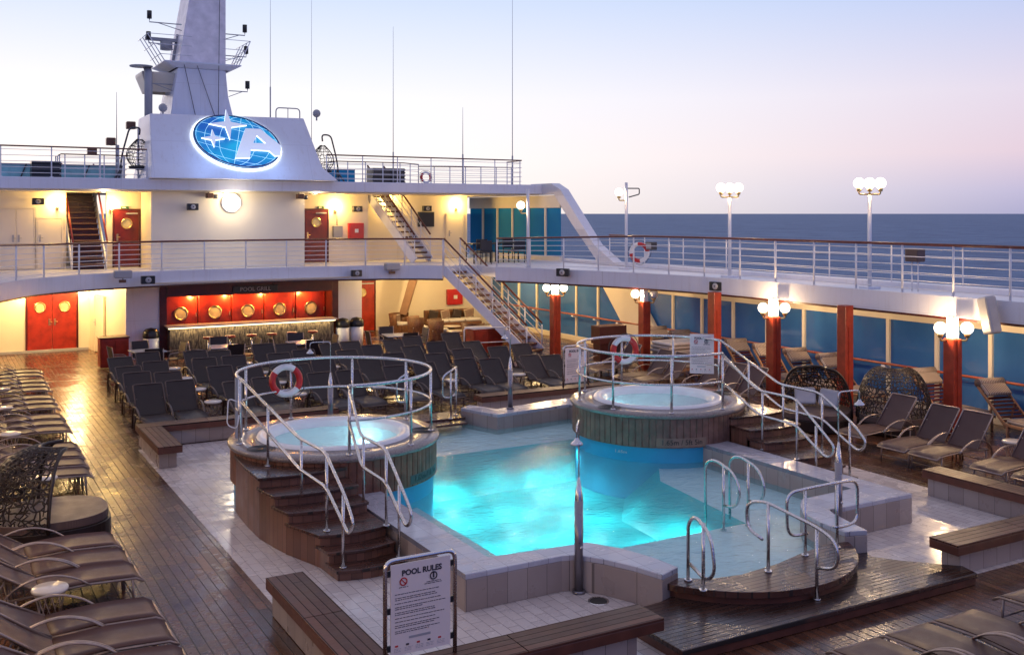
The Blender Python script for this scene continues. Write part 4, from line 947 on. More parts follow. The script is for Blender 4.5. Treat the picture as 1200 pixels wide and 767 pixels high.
for k, (x, y) in enumerate(((-.55, -1.0), (-.55, 4.2), (-.55, 9.4), (-.55, 14.98), (-.55, 20.55), (-.55, 26.1), (19.75, 9.6), (19.75, 4.4), (19.75, -1))):     # the same row carried on outside the frame
    r = thing('deck_column', 'square red column past the %s edge, %s from the stern' % (('left', ORD[k]) if x < 0 else ('right', ORD[8 - k])), 'column', (x, y, 0), group='red wooden columns of the port deck edge'); MB().box(x - .14, x + .14, y - .14, y + .14, 0, 2.12).build('shaft', 'column', r, bevel=.012)
    MB().box(x + .141, x + .155, y - .035, y + .035, .02, 2.1).build('fillet_strip', 'column', r); MB().box(x - .09, x + .09, y - .09, y + .09, 2.122, 2.62).build('white_head', 'white', r, bevel=.01)
    lr = thing('globe_lamp', 'pair of opal globes past the %s edge, %s from the stern' % (('left', ORD[k]) if x < 0 else ('right', ORD[8 - k])), 'lamp', (x, y, 2.3), group='globe lamps on the columns')
    globes(lr, x, y, 2.36, ((.28, .12), (-.22, -.22)), .155, 60)
for k, (y, n_, lb) in enumerate([(18.04, 2, 'tall white lamp post with three clustered globes, nearest of the walkway lamps'), (23.25, 2, 'tall white lamp post with three clustered globes, middle one of the walkway lamps'), (28.45, 1, 'tall white lamp post with one lit globe and a bracket, by the orange lifebuoy')]):
    x = 20.6; r = thing('lamp_post', lb, 'lamp post', (x, y, 3.0), group='lamp posts on the starboard walkway')
    MB().tube([(x, y, 3), (x, y, 5.36 if n_ == 2 else 5.95)], .05, 12).build('pole', 'white_rail', r); MB().box(x - .22, x + .22, y - .16, y + .16, 3.0, 3.06).build('foot_plate', 'white', r, bevel=.01)
    globes(r, x, y, 5.66 if n_ == 2 else 5.62, ((-.19, .17), (0, 0), (.17, -.19)) if n_ == 2 else ((-.22, .12),), .14, 42)
    if n_ == 1: MB().tube(fillet([(x, y, 5.75), (x + .4, y - .2, 5.75), (x + .4, y - .2, 5.55), (x + .1, y, 5.45)], .05), .02).build('bracket', 'darkgrey', r)
r = thing('lamp_post', 'white lamp post with a single globe rising from the balcony rail before the teal glass', 'lamp post', (18.0, 30.9, 3.0)); x, y = 18.15, 30.9
MB().tube([(x, y, 3), (x, y, 5.75)], .05, 12).build('pole', 'white_rail', r); globes(r, x, y, 5.18, ((-.22, .12),), .15, 45)
lifebuoy('orange lifebuoy hanging on the starboard walkway railing', (20.15, 27.1, 3.62), .36, (-.8, -.6, 0))
r = thing('rescue_box', 'dark box fixed to the walkway railing beside the orange lifebuoy', 'box', (20.2, 26.5, 3.6)); MB().box(20.1, 20.3, 26.35, 26.7, 3.72, 3.98).build('case', 'darkgrey', r, bevel=.02); MB().box(20.08, 20.1, 26.4, 26.65, 3.76, 3.94).build('lid', 'grey', r)
r = thing('walkway_floodlight', 'square brown floodlight on two legs behind the walkway railing', 'floodlight', (20.9, 16.9, 3)); MB().box(20.75, 21.05, 16.72, 17.1, 3.72, 4.05).build('head', 'cushion', r, bevel=.03)
for dy in (-.08, .1): MB().tube([(20.9, 16.9 + dy, 3), (20.9, 16.9 + dy, 3.75)], .018).build('leg', 'white_rail', r)
r = thing('tilted_speaker_panel', 'large tilted white panel loudspeaker under the near end of the walkway', 'loudspeaker', (19.75, 13.9, 2.5))
b = MB().box(-.22, .22, -.12, .12, -.40, .40); MB().merge(b, Matrix.Translation((19.72, 14.05, 2.72)) @ Matrix.Rotation(R(-12), 4, 'X') @ Matrix.Rotation(R(62), 4, 'Z')).build('cabinet', 'grey', r, bevel=.05)
MB().tube([(19.78, 14.1, 2.75), (20.1, 14.2, 2.75)], .03).build('bracket', 'white_rail', r)
for x, lb in ((4.9, 'small bright lamp under the roof edge over the dark stairs'), (12.1, 'small bright lamp under the roof edge at the starboard corner of the white block'), (8.9, 'small bright lamp under the roof edge before the white block')):
    q = thing('ceiling_downlight', lb, 'ceiling light', (x, 35.9, 5.63), group='lamps under the roof edge')
    MB().cyl(x, 35.9, 5.59, 5.625, .07, 14).build('lens', 'spot', q); MB().lathe([(.07, 5.585), (.1, 5.585), (.1, 5.628), (.07, 5.628)], x, 35.9, 16).build('trim', 'white', q)
    lamp('roof_edge_bulb', (x, 35.6, 5.5), 18, (1, .74, .42), .08)
for x, lb in ((2.80, 'glowing wall lamp at the port top corner of the red double door'), (4.64, 'glowing wall lamp at the starboard top corner of the red double door')):
    q = thing('wall_light', lb, 'wall light', (x, 39.5, 2.1), group='lamps flanking the red double door')
    MB().ball(x, 39.44, 2.10, .085, 12).build('lit_shade', 'sconce', q); MB().box(x - .05, x + .05, 39.50, 39.6, 2.04, 2.16).build('bracket', 'brass', q)
    lamp('wall_light_bulb', (x, 39.3, 2.1), 45, (1, .66, .26), .05)
# ================================================================== pool
pool = thing('swimming_pool', 'turquoise lit swimming pool with pale shallow ledges and tiled raised edges', 'pool', (9.6, 14, 0))
WP = [(6.25, 11.66), (7.7, 11.52), (7.95, 11.1), (8.1, 10.6), (8.15, 10.2), (8.5, 9.95), (8.93, 9.88), (9.6, 9.95), (10.2, 10.1), (10.7, 10.2), (11.05, 10.15), (11.1, 10.6), (11.25, 11.1), (11.5, 11.4), (11.75, 11.6), (12.9, 11.66),
      (12.9, 20.05), (10.85, 19.8), (10.5, 20.9), (8.7, 20.9), (8.35, 19.8), (6.25, 20.05)]
MB().prism(WP, .008, .03, hole=[PIT], bottom=False).build('shallow_ledge', 'ledge', pool)
PITB = [(7.08, 12.28), (10.5, 12.35), (10.75, 15.0), (11.7, 16.2), (11.7, 17.7), (7.08, 17.7)]
b = MB(); N_ = len(PIT); b.add([(x, y, .026) for x, y in PIT] + [(x, y, -.60) for x, y in PITB], [(k, (k + 1) % N_, N_ + (k + 1) % N_, N_ + k) for k in range(N_)] + [tuple(range(N_, 2 * N_))]); b.build('deep_basin', 'pool', pool)
MB().prism(WP, .125, .13, bottom=False).build('pool_water', 'water', kind='structure')
LF = [(5.7, 15.9), (5.7, 11.22), (7.10, 11.22), (7.28, 11.16), (7.5, 10.85), (7.68, 10.45), (7.8, 10.02), (8.15, 10.15), (8.1, 10.6), (7.95, 11.1), (7.7, 11.52), (6.25, 11.66), (6.25, 15.9)]
RF = [(2 * CX - x, y) for x, y in LF]; RF = [(13.5, 15.9), (13.5, 10.98), (11.95, 10.98), (11.7, 11.0), (11.62, 10.85), (11.5, 10.45), (11.4, 10.02), (11.06, 10.12), (11.1, 10.6), (11.25, 11.1), (11.5, 11.4), (11.75, 11.62), (12.9, 11.66), (12.9, 15.9)]
BK = [(12.9, 20.05), (10.85, 19.8), (10.5, 20.9), (10.85, 21.15), (11.15, 20.4), (12.9, 20.7), (13.5, 20.7), (13.5, 18.4), (12.9, 18.4)]
BL = [(2 * CX - x, y) for x, y in BK][::-1]
def ccw(p):
    a = sum(p[i][0] * p[(i + 1) % len(p)][1] - p[(i + 1) % len(p)][0] * p[i][1] for i in range(len(p))); return p if a > 0 else p[::-1]
for pl in (LF, RF, BK, BL):
    p = ccw(pl); MB().prism(p, .006, .40).build('coping_wall', 'coping_side', pool, off=(0, 0, 0) if False else None, bevel=.008)
    # the cap is a slab a few millimetres proud
    MB().prism(p, .40, .47).build('coping_cap', 'coping_top', pool, bevel=.012)
for (x, y, z) in ((7.02, 13.4, -.2), (8.6, 12.22, -.2)):
    b = MB()
    if y > 17 : b.disc_y(x, y, z - .02, .09, .012)
    elif y < 12: b.disc_y(x, y + .03, z, .13, .03)
    else:
        bb = MB().disc_y(0, 0, 0, .09, .012); b.merge(bb, Matrix.Translation((x, y, z)) @ Matrix.Rotation(R(90 if x < 9 else -90), 4, 'Z'))
    b.build('pool_lamp', 'poollight', pool)
for (x, y, z, p_) in ((8.7, 17.6, -.12, 9), (10.7, 17.7, -.12, 5), (10.7, 13.0, -.12, 10), (7.9, 13.0, .1, 18), (9.2, 13.0, .1, 18), (10.4, 13.6, .1, 16), (7.9, 14.6, .1, 20), (9.2, 14.6, .1, 20), (10.4, 15.2, .1, 18), (8.0, 16.2, .1, 20), (9.3, 16.3, .1, 20), (10.7, 16.7, .1, 18), (8.3, 17.5, .1, 9), (9.8, 17.6, .1, 9), (11.4, 17.6, .1, 9)): lamp('pool_fill_light', (x, y, z), p_ * 2.9, (.42, 1, 1), .04, typ='SPOT', rot=(0, 0, 0), spot=R(165), blend=1.0)  # downward fill spots added through the water to even out its glow
def marking(txt, centre, r_, ang, size, mat, z, parent, tall=1.0, nm='depth_marking', dz=.002, board=None):
    """lettering bent round an upright cylinder"""
    t_ = text_mb(txt, size, .006, tall=tall); v2 = []
    for (x, y, zz) in t_.v:
        a = R(ang) + x / r_; rr = r_ + dz + zz; v2.append((centre[0] + rr * math.cos(a), centre[1] + rr * math.sin(a), z + y))
    t_.v = v2; t_.build(nm, mat, parent)
    if board:
        n = 12; w = board[0] / r_; pts = [(centre[0] + (r_ - .004) * math.cos(R(ang) + w * (k / n - .5)), centre[1] + (r_ - .004) * math.sin(R(ang) + w * (k / n - .5))) for k in range(n + 1)]
        po = [(centre[0] + (r_ + .001) * math.cos(R(ang) + w * (k / n - .5)), centre[1] + (r_ + .001) * math.sin(R(ang) + w * (k / n - .5))) for k in range(n + 1)]
        MB().prism(po + pts[::-1], z - board[1] / 2, z + board[1] / 2).build('marking_plate', board[2], parent)
# rear pool entry: wooden steps and loop rail
r = thing('pool_entry_step', 'dark wooden entry step at the far end of the pool between the tiled edges', 'steps', (9.6, 20.9, 0))
MB().box(8.72, 10.45, 20.55, 21.3, .26, .33).build('upper_board', 'tread', r, bevel=.008); MB().box(8.72, 10.3, 20.15, 20.55, .24, .29).build('lower_board', 'tread', r, bevel=.008)
r = thing('pool_entry_step', 'broad curved wooden step between the front pool edges', 'steps', (9.55, 9.6, 0))
arcp = [(9.5 + 1.80 * math.cos(a), 10.90 + 1.80 * math.sin(a)) for a in [R(-154 + 128 * k / 30) for k in range(31)]]
inn = [(11.05, 10.13), (10.7, 10.18), (10.2, 10.08), (9.6, 9.93), (8.93, 9.86), (8.5, 9.93), (8.15, 10.16)]
MB().prism(arcp + inn, .25, .33).build('top_board', 'tread', r, bevel=.012)
arci = [(9.5 + 1.74 * math.cos(a), 10.90 + 1.74 * math.sin(a)) for a in [R(-154 + 128 * k / 30) for k in range(31)]]
MB().prism(arci + inn, .16, .25).build('riser', 'edge', r)
r = thing('pool_platform', 'wide wet wooden platform in front of the curved step', 'platform', (9.5, 9, 0))
PL = [(7.08, 8.75), (12.0, 8.72), (12.08, 9.0), (11.55, 9.55), (11.3, 9.9), (11.42, 10.04), (11.05, 10.12), (8.15, 10.12), (7.75, 10.0), (7.4, 9.98), (7.08, 9.6)]
MB().prism(PL, .10, .16).build('top_board', 'platform', r, bevel=.01); MB().prism([(x * .995 + .045, y + .02 if y < 9.3 else y - .01) for x, y in PL], .008, .10).build('skirt', 'edge', r)

# ------------------------------------------------------------------ hot tubs (built once, mirrored for starboard)
def mirrorMB(b, mirr):
    if not mirr: return b
    o = MB(); o.v = [(2 * CX - v[0], v[1], v[2]) for v in b.v]; o.f = [f[::-1] for f in b.f]; o.sm = b.sm; return o
def hot_tub(mirr):
    X = (lambda x: 2 * CX - x) if mirr else (lambda x: x)
    side = 'starboard' if mirr else 'port'
    B = lambda b, *a, **k: mirrorMB(b, mirr).build(*a, **k)
    cx, cy, ro, ri = 6.1, 17.0, 1.80, 1.20
    t_ = thing('hot_tub', ('weathered grey-brown planked round hot tub farther from the camera, against the wicker daybeds' if mirr else 'brown planked round hot tub nearer the golden walkway'), 'hot tub', (X(cx), cy, 0))
    prof = []; n = 84
    for k in range(n):
        a0 = 2 * PI * k / n; da = 2 * PI / n
        for fr, rr in ((0, ro - .055), (.04, ro - .04), (.5, ro - .038), (.9, ro - .04), (.96, ro - .055)): prof.append((cx + rr * math.cos(a0 + da * fr), cy + rr * math.sin(a0 + da * fr)))
    hole = [(cx + 1.3 * math.cos(2 * PI * k / 48), cy + 1.3 * math.sin(2 * PI * k / 48)) for k in range(48)]
    B(MB().prism(prof, .43, 1.0, hole=[hole]), 'drum_cladding', 'cladding_grey' if mirr else 'cladding', t_)
    b = MB(); b.lathe([(ro - .02, .985), (ro, 1.0), (ro + .01, 1.04), (ro - .01, 1.07), (ri + .11, 1.085), (ri + .10, 1.06)], cx, cy, 64); B(b, 'stone_rim', 'granite', t_)
    b = MB(); b.lathe([(ri + .13, 1.085), (ri + .11, 1.125), (ri + .04, 1.135), (ri - .04, 1.12), (ri - .09, 1.05), (ri - .14, .8), (ri - .35, .76), (ri - .42, .45), (.01, .42)], cx, cy, 64); B(b, 'white_basin', 'acrylic', t_)
    B(MB().lathe([(1.70, .434), (1.70, -.60)], cx, cy, 64), 'blue_base', 'blue_base', t_)
    B(MB().cyl(cx, cy, .975, .98, ri - .075, 48), 'spa_water', 'spa_water', None, kind='structure')
    for a in ((200, 340) if not mirr else (190, 345)):
        g = MB(); 
        for k in range(6): g.lathe([(.045 + .035 * k, 1.086), (.052 + .035 * k, 1.094), (.06 + .035 * k, 1.086)], cx + 1.54 * math.cos(R(a)), cy + 1.54 * math.sin(R(a)), 20)
        B(g, 'drain_grate', 'grate', t_)
    for (dx, dy) in ((.7, .5), (-.7, -.4), (.1, -.9)): lamp('spa_lamp_light', (X(cx + dx), cy + dy, .86), 42, (.62, .96, 1), .06)
    if mirr:
        c = (X(cx), cy)
        marking('1.65m / 5ft 5in', c, ro - .036, -112, .14, 'black', .535, t_, board=(1.0, .17, 'plate'))
        marking('1.65m', c, 1.702, -152, .11, 'pillow', .30, t_, tall=.7)
    else:
        marking('1.65m / 5ft 5in', (cx, cy), ro - .036, -50, .135, 'black', .535, t_, board=(1.0, .15, 'darkgrey'))
    # steps
    s_ = thing('tub_steps', 'wooden steps curling down from the %s hot tub%s' % (side, ', lit gold by the globes' if mirr else ' towards the pool rules sign'), 'steps', (X(5.2), 14.5, 0))
    lv = [(.93, 15.24), (.775, 14.71), (.62, 14.30), (.465, 13.58), (.31, 13.28), (.155, 12.97)]
    def xl(y):
        pts = [(12.9, 4.68), (13.6, 4.64), (14.3, 4.42), (14.7, 4.34), (15.24, 4.26), (16.0, 4.26), (17.1, 4.33)]
        for (a, xa), (c, xc) in zip(pts[:-1], pts[1:]):
            if a <= y <= c: return xa + (xc - xa) * (y - a) / (c - a)
        return pts[0][1] if y < 12.9 else pts[-1][1]
    prev = 16.95
    for i, (z, yf) in enumerate(lv):
        back = 16.9 if i == 0 else lv[i - 1][1] + .10
        ys = [back + (yf - back) * k / 5 for k in range(6)]
        left = [(xl(y), y) for y in ys]
        nb = 8; front = [(xl(yf) + (5.66 - xl(yf)) * k / nb, yf - .10 * math.sin(PI * k / nb)) for k in range(1, nb)]
        poly = ccw(left + front + [(5.66, yf), (5.66, back)])
        cl = [(x, y) for x, y in poly]
        B(MB().prism(cl, z - .045, z), 'tread', 'tread', s_, bevel=.008)
        ins_ = [(x + (.03 if x < 5.2 else -.02), y + (.035 if y < back - .02 else 0)) for x, y in poly]
        B(MB().prism(ins_, .008, z - .045), 'step_body', 'clad_j', s_)
    # guard rail
    g = thing('tub_guard_rail', 'two ringed steel guard rail around the %s hot tub' % side, 'railing', (X(cx), cy, 1.08))
    a0, a1 = -102, 180; rr = 1.66
    for z, rad in ((2.17, .027), (1.62, .02)):
        B(MB().tube([(cx + rr * math.cos(R(a0 + (a1 - a0) * k / 60)), cy + rr * math.sin(R(a0 + (a1 - a0) * k / 60)), z) for k in range(61)], rad, 8), 'ring_rail', 'steel', g)
    for k in range(8):
        a = a0 + (a1 - a0) * k / 7; x, y = cx + rr * math.cos(R(a)), cy + rr * math.sin(R(a)); b = MB().tube([(x, y, 1.08), (x, y, 2.16)], .024, 8); b.cyl(x, y, 1.07, 1.10, .05, 12); B(b, 'post', 'steel', g)
    # stair handrails
    for j, (lab, top, low, posts) in enumerate((
        ('outer', [(4.44, 16.95, 2.17), (4.76, 14.85, 1.56), (4.8, 13.8, 1.56), (4.8, 12.98, 1.12), (4.8, 12.66, .84), (4.8, 12.84, .64), (4.8, 13.3, .86), (4.79, 13.72, 1.08), (4.76, 14.8, 1.10), (4.44, 16.9, 1.80)], None, [(4.6, 15.9, .93, 1.85), (4.77, 14.75, .465, 1.55), (4.8, 13.72, .465, 1.55), (4.8, 13.06, .155, 1.13)]),
        ('inner', [(5.76, 15.42, 2.17), (5.62, 14.55, 1.56), (5.62, 13.58, 1.56), (5.62, 12.98, 1.12), (5.62, 12.62, .84), (5.62, 12.8, .62), (5.62, 13.2, .84), (5.62, 13.55, 1.08), (5.62, 14.5, 1.10), (5.76, 15.42, 1.62)], None, [(5.62, 14.42, .465, 1.55), (5.62, 13.54, .465, 1.55), (5.62, 13.08, .155, 1.15)]))):
        h = thing('stair_handrail', 'steel handrail of the %s hot tub steps, on the %s' % (side, 'side by the golden walkway' if (j == 0 and not mirr) else 'side by the pool' if j == 1 else 'side by the brown sunbeds'), 'handrail', (X(posts[0][0]), posts[0][1], .46), group='handrails of the hot tub steps')
        B(MB().tube(fillet(top, .16, 6), .024, 8), 'bent_rail', 'steel', h)
        for (x, y, z0, z1) in posts: b = MB().tube([(x, y, z0), (x, y, z1)], .022, 8); b.cyl(x, y, z0, z0 + .02, .05, 12); B(b, 'post', 'steel', h)
M['clad_j'] = joints('step side boards', (.10, .045, .03), (.22, .10, .065), (.03, .012, .008), .11, .4, .05)
hot_tub(False); hot_tub(True)
lifebuoy('red and white lifebuoy on the back of the port hot tub rail', (5.72, 18.60, 1.80), .33, (-.15, -1, .1)); lifebuoy('red and white lifebuoy on the back of the starboard hot tub rail', (13.42, 18.60, 1.86), .34, (-.35, -1, .05))
r = thing('towel_hook_hoop', 'thin pale hoop hanging at the end of the port tub rail', 'hoop', (4.4, 16.8, 1.7)); MB().tube(fillet([(4.38, 16.9, 1.80), (4.25, 16.98, 1.86), (4.22, 16.95, 1.42), (4.36, 16.85, 1.36), (4.38, 16.8, 1.6)], .08, 5), .01, 6).build('hoop', 'white_rail', r)
r = thing('hanging_board', 'narrow pale blue board strapped to the port tub rail end', 'board', (4.5, 17.2, 1.1)); MB().box(4.46, 4.58, 17.35, 17.39, 1.1, 2.12).build('board', 'grey', r, bevel=.01)
# pool loop rails
def loop_rail(label, path, posts, fil=.2, rad=.022, nm='pool_loop_rail'):
    r = thing(nm, label, 'handrail', (posts[0][0], posts[0][1], posts[0][2]), group='loop handrails of the pool'); MB().tube(fillet(path, fil, 7), rad, 8).build('bent_rail', 'steel', r)
    for x, y, z0, z1 in posts: b = MB().tube([(x, y, z0), (x, y, z1)], rad, 8); b.cyl(x, y, z0, z0 + .02, .05, 12); b.build('post', 'steel', r)
for k, x in enumerate((10.58, 11.08)):
    loop_rail('P-shaped steel rail standing in the pool water, %s' % ('on the deep side' if k == 0 else 'on the shallow side'), [(x, 12.5, -.2 if k == 0 else .03), (x, 12.5, 1.0), (x, 12.28, 1.08), (x, 11.85, .97), (x, 11.70, .70), (x, 11.8, .45), (x, 12.08, .42)], [(x, 12.08, .03, 1.04)], .22)
loop_rail('narrow steel loop rail at the pool end of the curved wooden step, seen edge-on', [(8.2, 10.02, .33), (8.2, 10.02, 1.05), (8.18, 9.86, 1.18), (8.12, 9.5, 1.05), (8.12, 9.42, .62), (8.16, 9.62, .45), (8.2, 9.98, .55)], [(8.2, 10.02, .33, .36), (8.14, 9.66, .33, 1.15)], .15)
loop_rail('large sloping steel loop rail in the middle of the curved wooden step', [(9.28, 9.85, .72), (9.25, 10.1, .80), (9.24, 10.12, 1.12), (9.28, 9.85, 1.22), (9.46, 9.1, 1.05), (9.48, 8.8, .95), (9.49, 8.78, .62), (9.46, 9.1, .55)], [(9.29, 9.76, .33, 1.2), (9.46, 9.1, .16, 1.04)], .17)
loop_rail('wide level steel loop rail beside the starboard shower post', [(10.2, 9.98, .62), (9.86, 10.0, .62), (9.84, 10.0, 1.20), (10.2, 9.98, 1.22), (10.85, 10.0, 1.22), (11.2, 10.02, 1.2), (11.2, 10.02, .62), (10.9, 10.0, .60), (10.72, 10.0, .62)], [(10.16, 9.98, .33, 1.2), (10.78, 10.0, .33, 1.2)], .2)
loop_rail('steel loop rail at the far entry of the pool', [(10.05, 20.5, .8), (9.85, 20.5, .82), (9.85, 20.5, 1.3), (10.1, 20.5, 1.42), (10.4, 20.9, 1.42), (10.5, 21.1, 1.3), (10.5, 21.1, .8), (10.3, 20.9, .75)], [(10.05, 20.5, .33, 1.36), (10.35, 20.85, .33, 1.4)], .15)
loop_rail('second steel loop rail at the far entry of the pool, behind the port tub rail', [(8.95, 20.5, .8), (8.75, 20.5, .82), (8.75, 20.5, 1.3), (9.0, 20.5, 1.42), (9.2, 20.9, 1.42), (9.2, 21.1, .8), (9.1, 20.9, .75)], [(8.95, 20.5, .33, 1.36), (9.15, 20.85, .33, 1.4)], .15)
# shower posts
def shower(label, x, y, z0, d, zc=1.2, full=True):
    d = Vector((d[0], d[1])).normalized() * .42; r = thing('shower_post', label, 'shower', (x, y, z0), group='pool shower posts')
    b = MB(); b.cyl(x, y, z0, z0 + .04, .085, 18); b.cyl(x, y, z0 + .04, zc, .056, 18); b.build('body', plain('shower body paint', (.25, .23, .25), .3, metal=.8) if 'shower body paint' not in bpy.data.materials else bpy.data.materials['shower body paint'], r)
    b = MB(); b.lathe([(.056, zc), (.05, zc + .06), (.012, zc + .30), (.001, zc + .30)], x, y, 18); b.build('cone_cap', 'steel', r)
    MB().tube(fillet([(x, y, zc + .25), (x, y, 2.24), (x + d.x, y + d.y, 2.24), (x + d.x, y + d.y, 2.08)], .07, 5), .011, 6).build('pipe', 'steel', r)
    MB().lathe([(.02, 2.1), (.03, 2.07), (.075, 2.03), (.08, 2.01), (.01, 2.005)], x + d.x, y + d.y, 16).build('shower_head', 'steel', r)
    MB().tube([(x, y - .07, z0 + .6), (x, y - .05, z0 + .6)], .02, 8).build('button', 'steel', r)
shower('shower post with a pointed cap in the corner of the port front pool edge', 7.27, 11.08, .006, (-.75, -1))
shower('shower post with a hanging head beside the starboard tub handrails', 11.76, 10.88, .006, (.9, -.05))
shower('shower post with a pointed cap on the far pool edge before the dark loungers', 11.43, 20.25, .47, (.2, 1), zc=1.35)
shower('shower post seen through the port tub rail', 7.2, 20.35, .47, (-1, .2), zc=1.3)
r = thing('floor_drain', 'dark round floor drain beside the port shower post', 'drain', (7.3, 10.74, 0)); MB().cyl(7.33, 10.72, .006, .012, .11, 24).build('grate', 'grate', r); MB().lathe([(.11, .007), (.13, .016), (.135, .007)], 7.33, 10.72, 24).build('ring', 'steel', r)

# ------------------------------------------------------------------ benches
def bench(label, x0, x1, y0, y1, inset=(.06, .06, .08, .08), axis='x'):
    r = thing('deck_bench', label, 'bench', ((x0 + x1) / 2, (y0 + y1) / 2, 0)); a, c, d, e = inset
    MB().box(x0 + a, x1 - c, y0 + d, y1 - e, .007, .31).build('tiled_base', 'coping_side', r, bevel=.006)
    b = MB().box(x0 + .001, x1 - .001, y0 + .001, y1 - .001, .31, .425); b.build('apron', 'edge', r, bevel=.008)
    n = max(1, round(((x1 - x0) if axis == 'x' else (y1 - y0)) / 1.55))
    for k in range(n):
        if axis == 'x': u = (x1 - x0) / n; q = (x0 + k * u + .003, x0 + (k + 1) * u - .003, y0, y1)
        else: u = (y1 - y0) / n; q = (x0, x1, y0 + k * u + .003, y0 + (k + 1) * u - .003)
        MB().box(*q, .426, .452).build('seat_board', 'bench' if axis == 'x' else 'bench_y', r, bevel=.006)
bench('wooden-topped bench along the walkway, just beyond the pool rules sign', 3.55, 4.02, 9.48, 12.38, axis='y')
bench('long wooden-topped bench that the pool rules sign stands on', 3.55, 7.02, 8.98, 9.46, inset=(.1, .3, .1, .06))
bench('short bench jutting out beside the golden walkway, at the far corner of the tiles', 3.74, 4.2, 20.25, 22.3, inset=(.05, .08, .16, 0), axis='y')
bench('long bench in front of the dark loungers on the port side', 3.74, 8.1, 22.31, 22.76)
bench('long starboard bench before the dark loungers, carrying the far rules sign', 11.6, 15.9, 21.95, 22.4)
bench('bench end lit gold beside the brown sunbeds, across the tiles', 15.0, 15.46, 9.5, 12.0, axis='y')
bench('bench at the right picture edge next to the wet platform', 11.95, 16.5, 8.98, 9.44, inset=(.18, .1, .1, .06))
# ------------------------------------------------------------------ signs
def rules_sign(label, xa, ya, xb, yb, zb, ht=1.04, bw_=None, frame=True, title=True):
    A = Vector((xa, ya, zb)); D = Vector((xb - xa, yb - ya, 0)); Wd = D.length; d = D.normalized(); nrm = Vector((d.y, -d.x, 0))
    r = thing('rules_sign', label, 'sign', tuple(A)); m = Matrix(((d.x, nrm.x * -1, 0, A.x), (d.y, nrm.y * -1, 0, A.y), (0, 0, 1, A.z), (0, 0, 0, 1)))
    Q = lambda b, nm, mt, p=r: MB().merge(b, m).build(nm, mt, p)
    if frame: Q(MB().tube(fillet([(0, 0, 0), (0, 0, ht), (Wd, 0, ht), (Wd, 0, 0)], .10, 6), .023, 8), 'tube_frame', 'steel')
    g = .055 if frame else 0; z0, z1 = (.10, ht - .045) if frame else (0, ht)
    pan = Q(MB().box(g, Wd - g, -.008, .008, z0, z1), 'board', 'signboard')
    if frame:
        for z in (z0 + .08, (z0 + z1) / 2, z1 - .08): Q(MB().box(Wd - g, Wd - .02, -.01, .01, z - .03, z + .03), 'clip', 'black'); Q(MB().box(.02, g, -.01, .01, z - .03, z + .03), 'clip', 'black')
    T = Matrix(((1, 0, 0, 0), (0, 0, -1, 0), (0, 1, 0, 0), (0, 0, 0, 1))); H_ = z1 - z0; w = Wd - 2 * g
    def put(b, nm, mt, x, z): MB().merge(MB().merge(b, Matrix.Translation((x, -.012, z)) @ T), m).build(nm, mt, pan)
    put(text_mb('POOL RULES', w * .118, .004, bold=.0022), 'title_lettering', 'ink', Wd / 2 + .01, z1 - H_ * .105)
    b = MB(); b.lathe([(.030, 0), (.030, .003), (.042, .003), (.042, 0)], n=20); c = MB().merge(b); c.merge(MB().box(-.005, .005, -.034, .034, 0, .003), Matrix.Rotation(R(45), 4, 'Z')); put(c, 'prohibition_mark', 'redink', Wd * .25, z1 - H_ * .195)
    c = MB().merge(b); c.merge(MB().box(-.008, .008, -.02, .018, 0, .003)); c.merge(MB().cyl(0, .024, 0, .003, .008, 10)); put(c, 'shower_mark', 'ink', Wd * .68, z1 - H_ * .188)
    rng = random.Random(5); lines = MB()
    def row(x, z, ww, h=.006):
        while ww > .012:
            l = min(ww, rng.uniform(.012, .045)); lines.box(x, x + l, z - h / 2, z + h / 2, 0, .0015); x += l + .007; ww -= l + .007
    # (box above is laid in the sign's own x / z plane)
    L2 = MB()
    def row2(x, z, ww, h=.0065):
        L2 = MB()
        while ww > .012:
            l = min(ww, rng.uniform(.012, .045)); L2.box(x, x + l, -.0105, -.009, z - h / 2, z + h / 2); x += l + .007; ww -= l + .007
        Q(L2, 'text_line', 'ink' if h > .005 else 'grey', pan)
    row2(Wd * .19, z1 - H_ * .258, w * .15); row2(Wd * .58, z1 - H_ * .25, w * .24); row2(Wd * .55, z1 - H_ * .268, w * .30)
    zz = .33
    for blk in (1, 2, 1, 2, 2, 1, 1, 2, 2):
        for q in range(blk): row2(g + w * .07, z1 - H_ * zz, w * (rng.uniform(.62, .86) if q == 0 else rng.uniform(.3, .75))); zz += .021
        zz += .019
    Q(MB().box(g + w * .3, g + w * .66, -.011, -.0085, z0 + H_ * .165, z0 + H_ * .19), 'grey_strip', 'grey', pan)
    for k in range(5): Q(MB().box(g + w * (.07 + .18 * k), g + w * (.12 + .18 * k), -.011, -.0085, z0 + H_ * .095, z0 + H_ * .115), 'small_flag', 'redink' if k % 2 == 0 else 'ink', pan)
    L2 = MB()
    for k in range(5):
        for q in range(3): row2(g + w * (.05 + .18 * k), z0 + H_ * (.075 - .016 * q), w * .13, .004)
rules_sign('POOL RULES board in a steel tube frame on the near bench', 3.86, 9.33, 4.62, 9.33, .452)
rules_sign('POOL RULES board in a tube frame on the far bench', 14.06, 22.15, 14.86, 22.2, .452)
rules_sign('white rules board hung on the starboard hot tub rail', 14.47, 17.62, 14.86, 17.28, 1.40, ht=.86, frame=False)

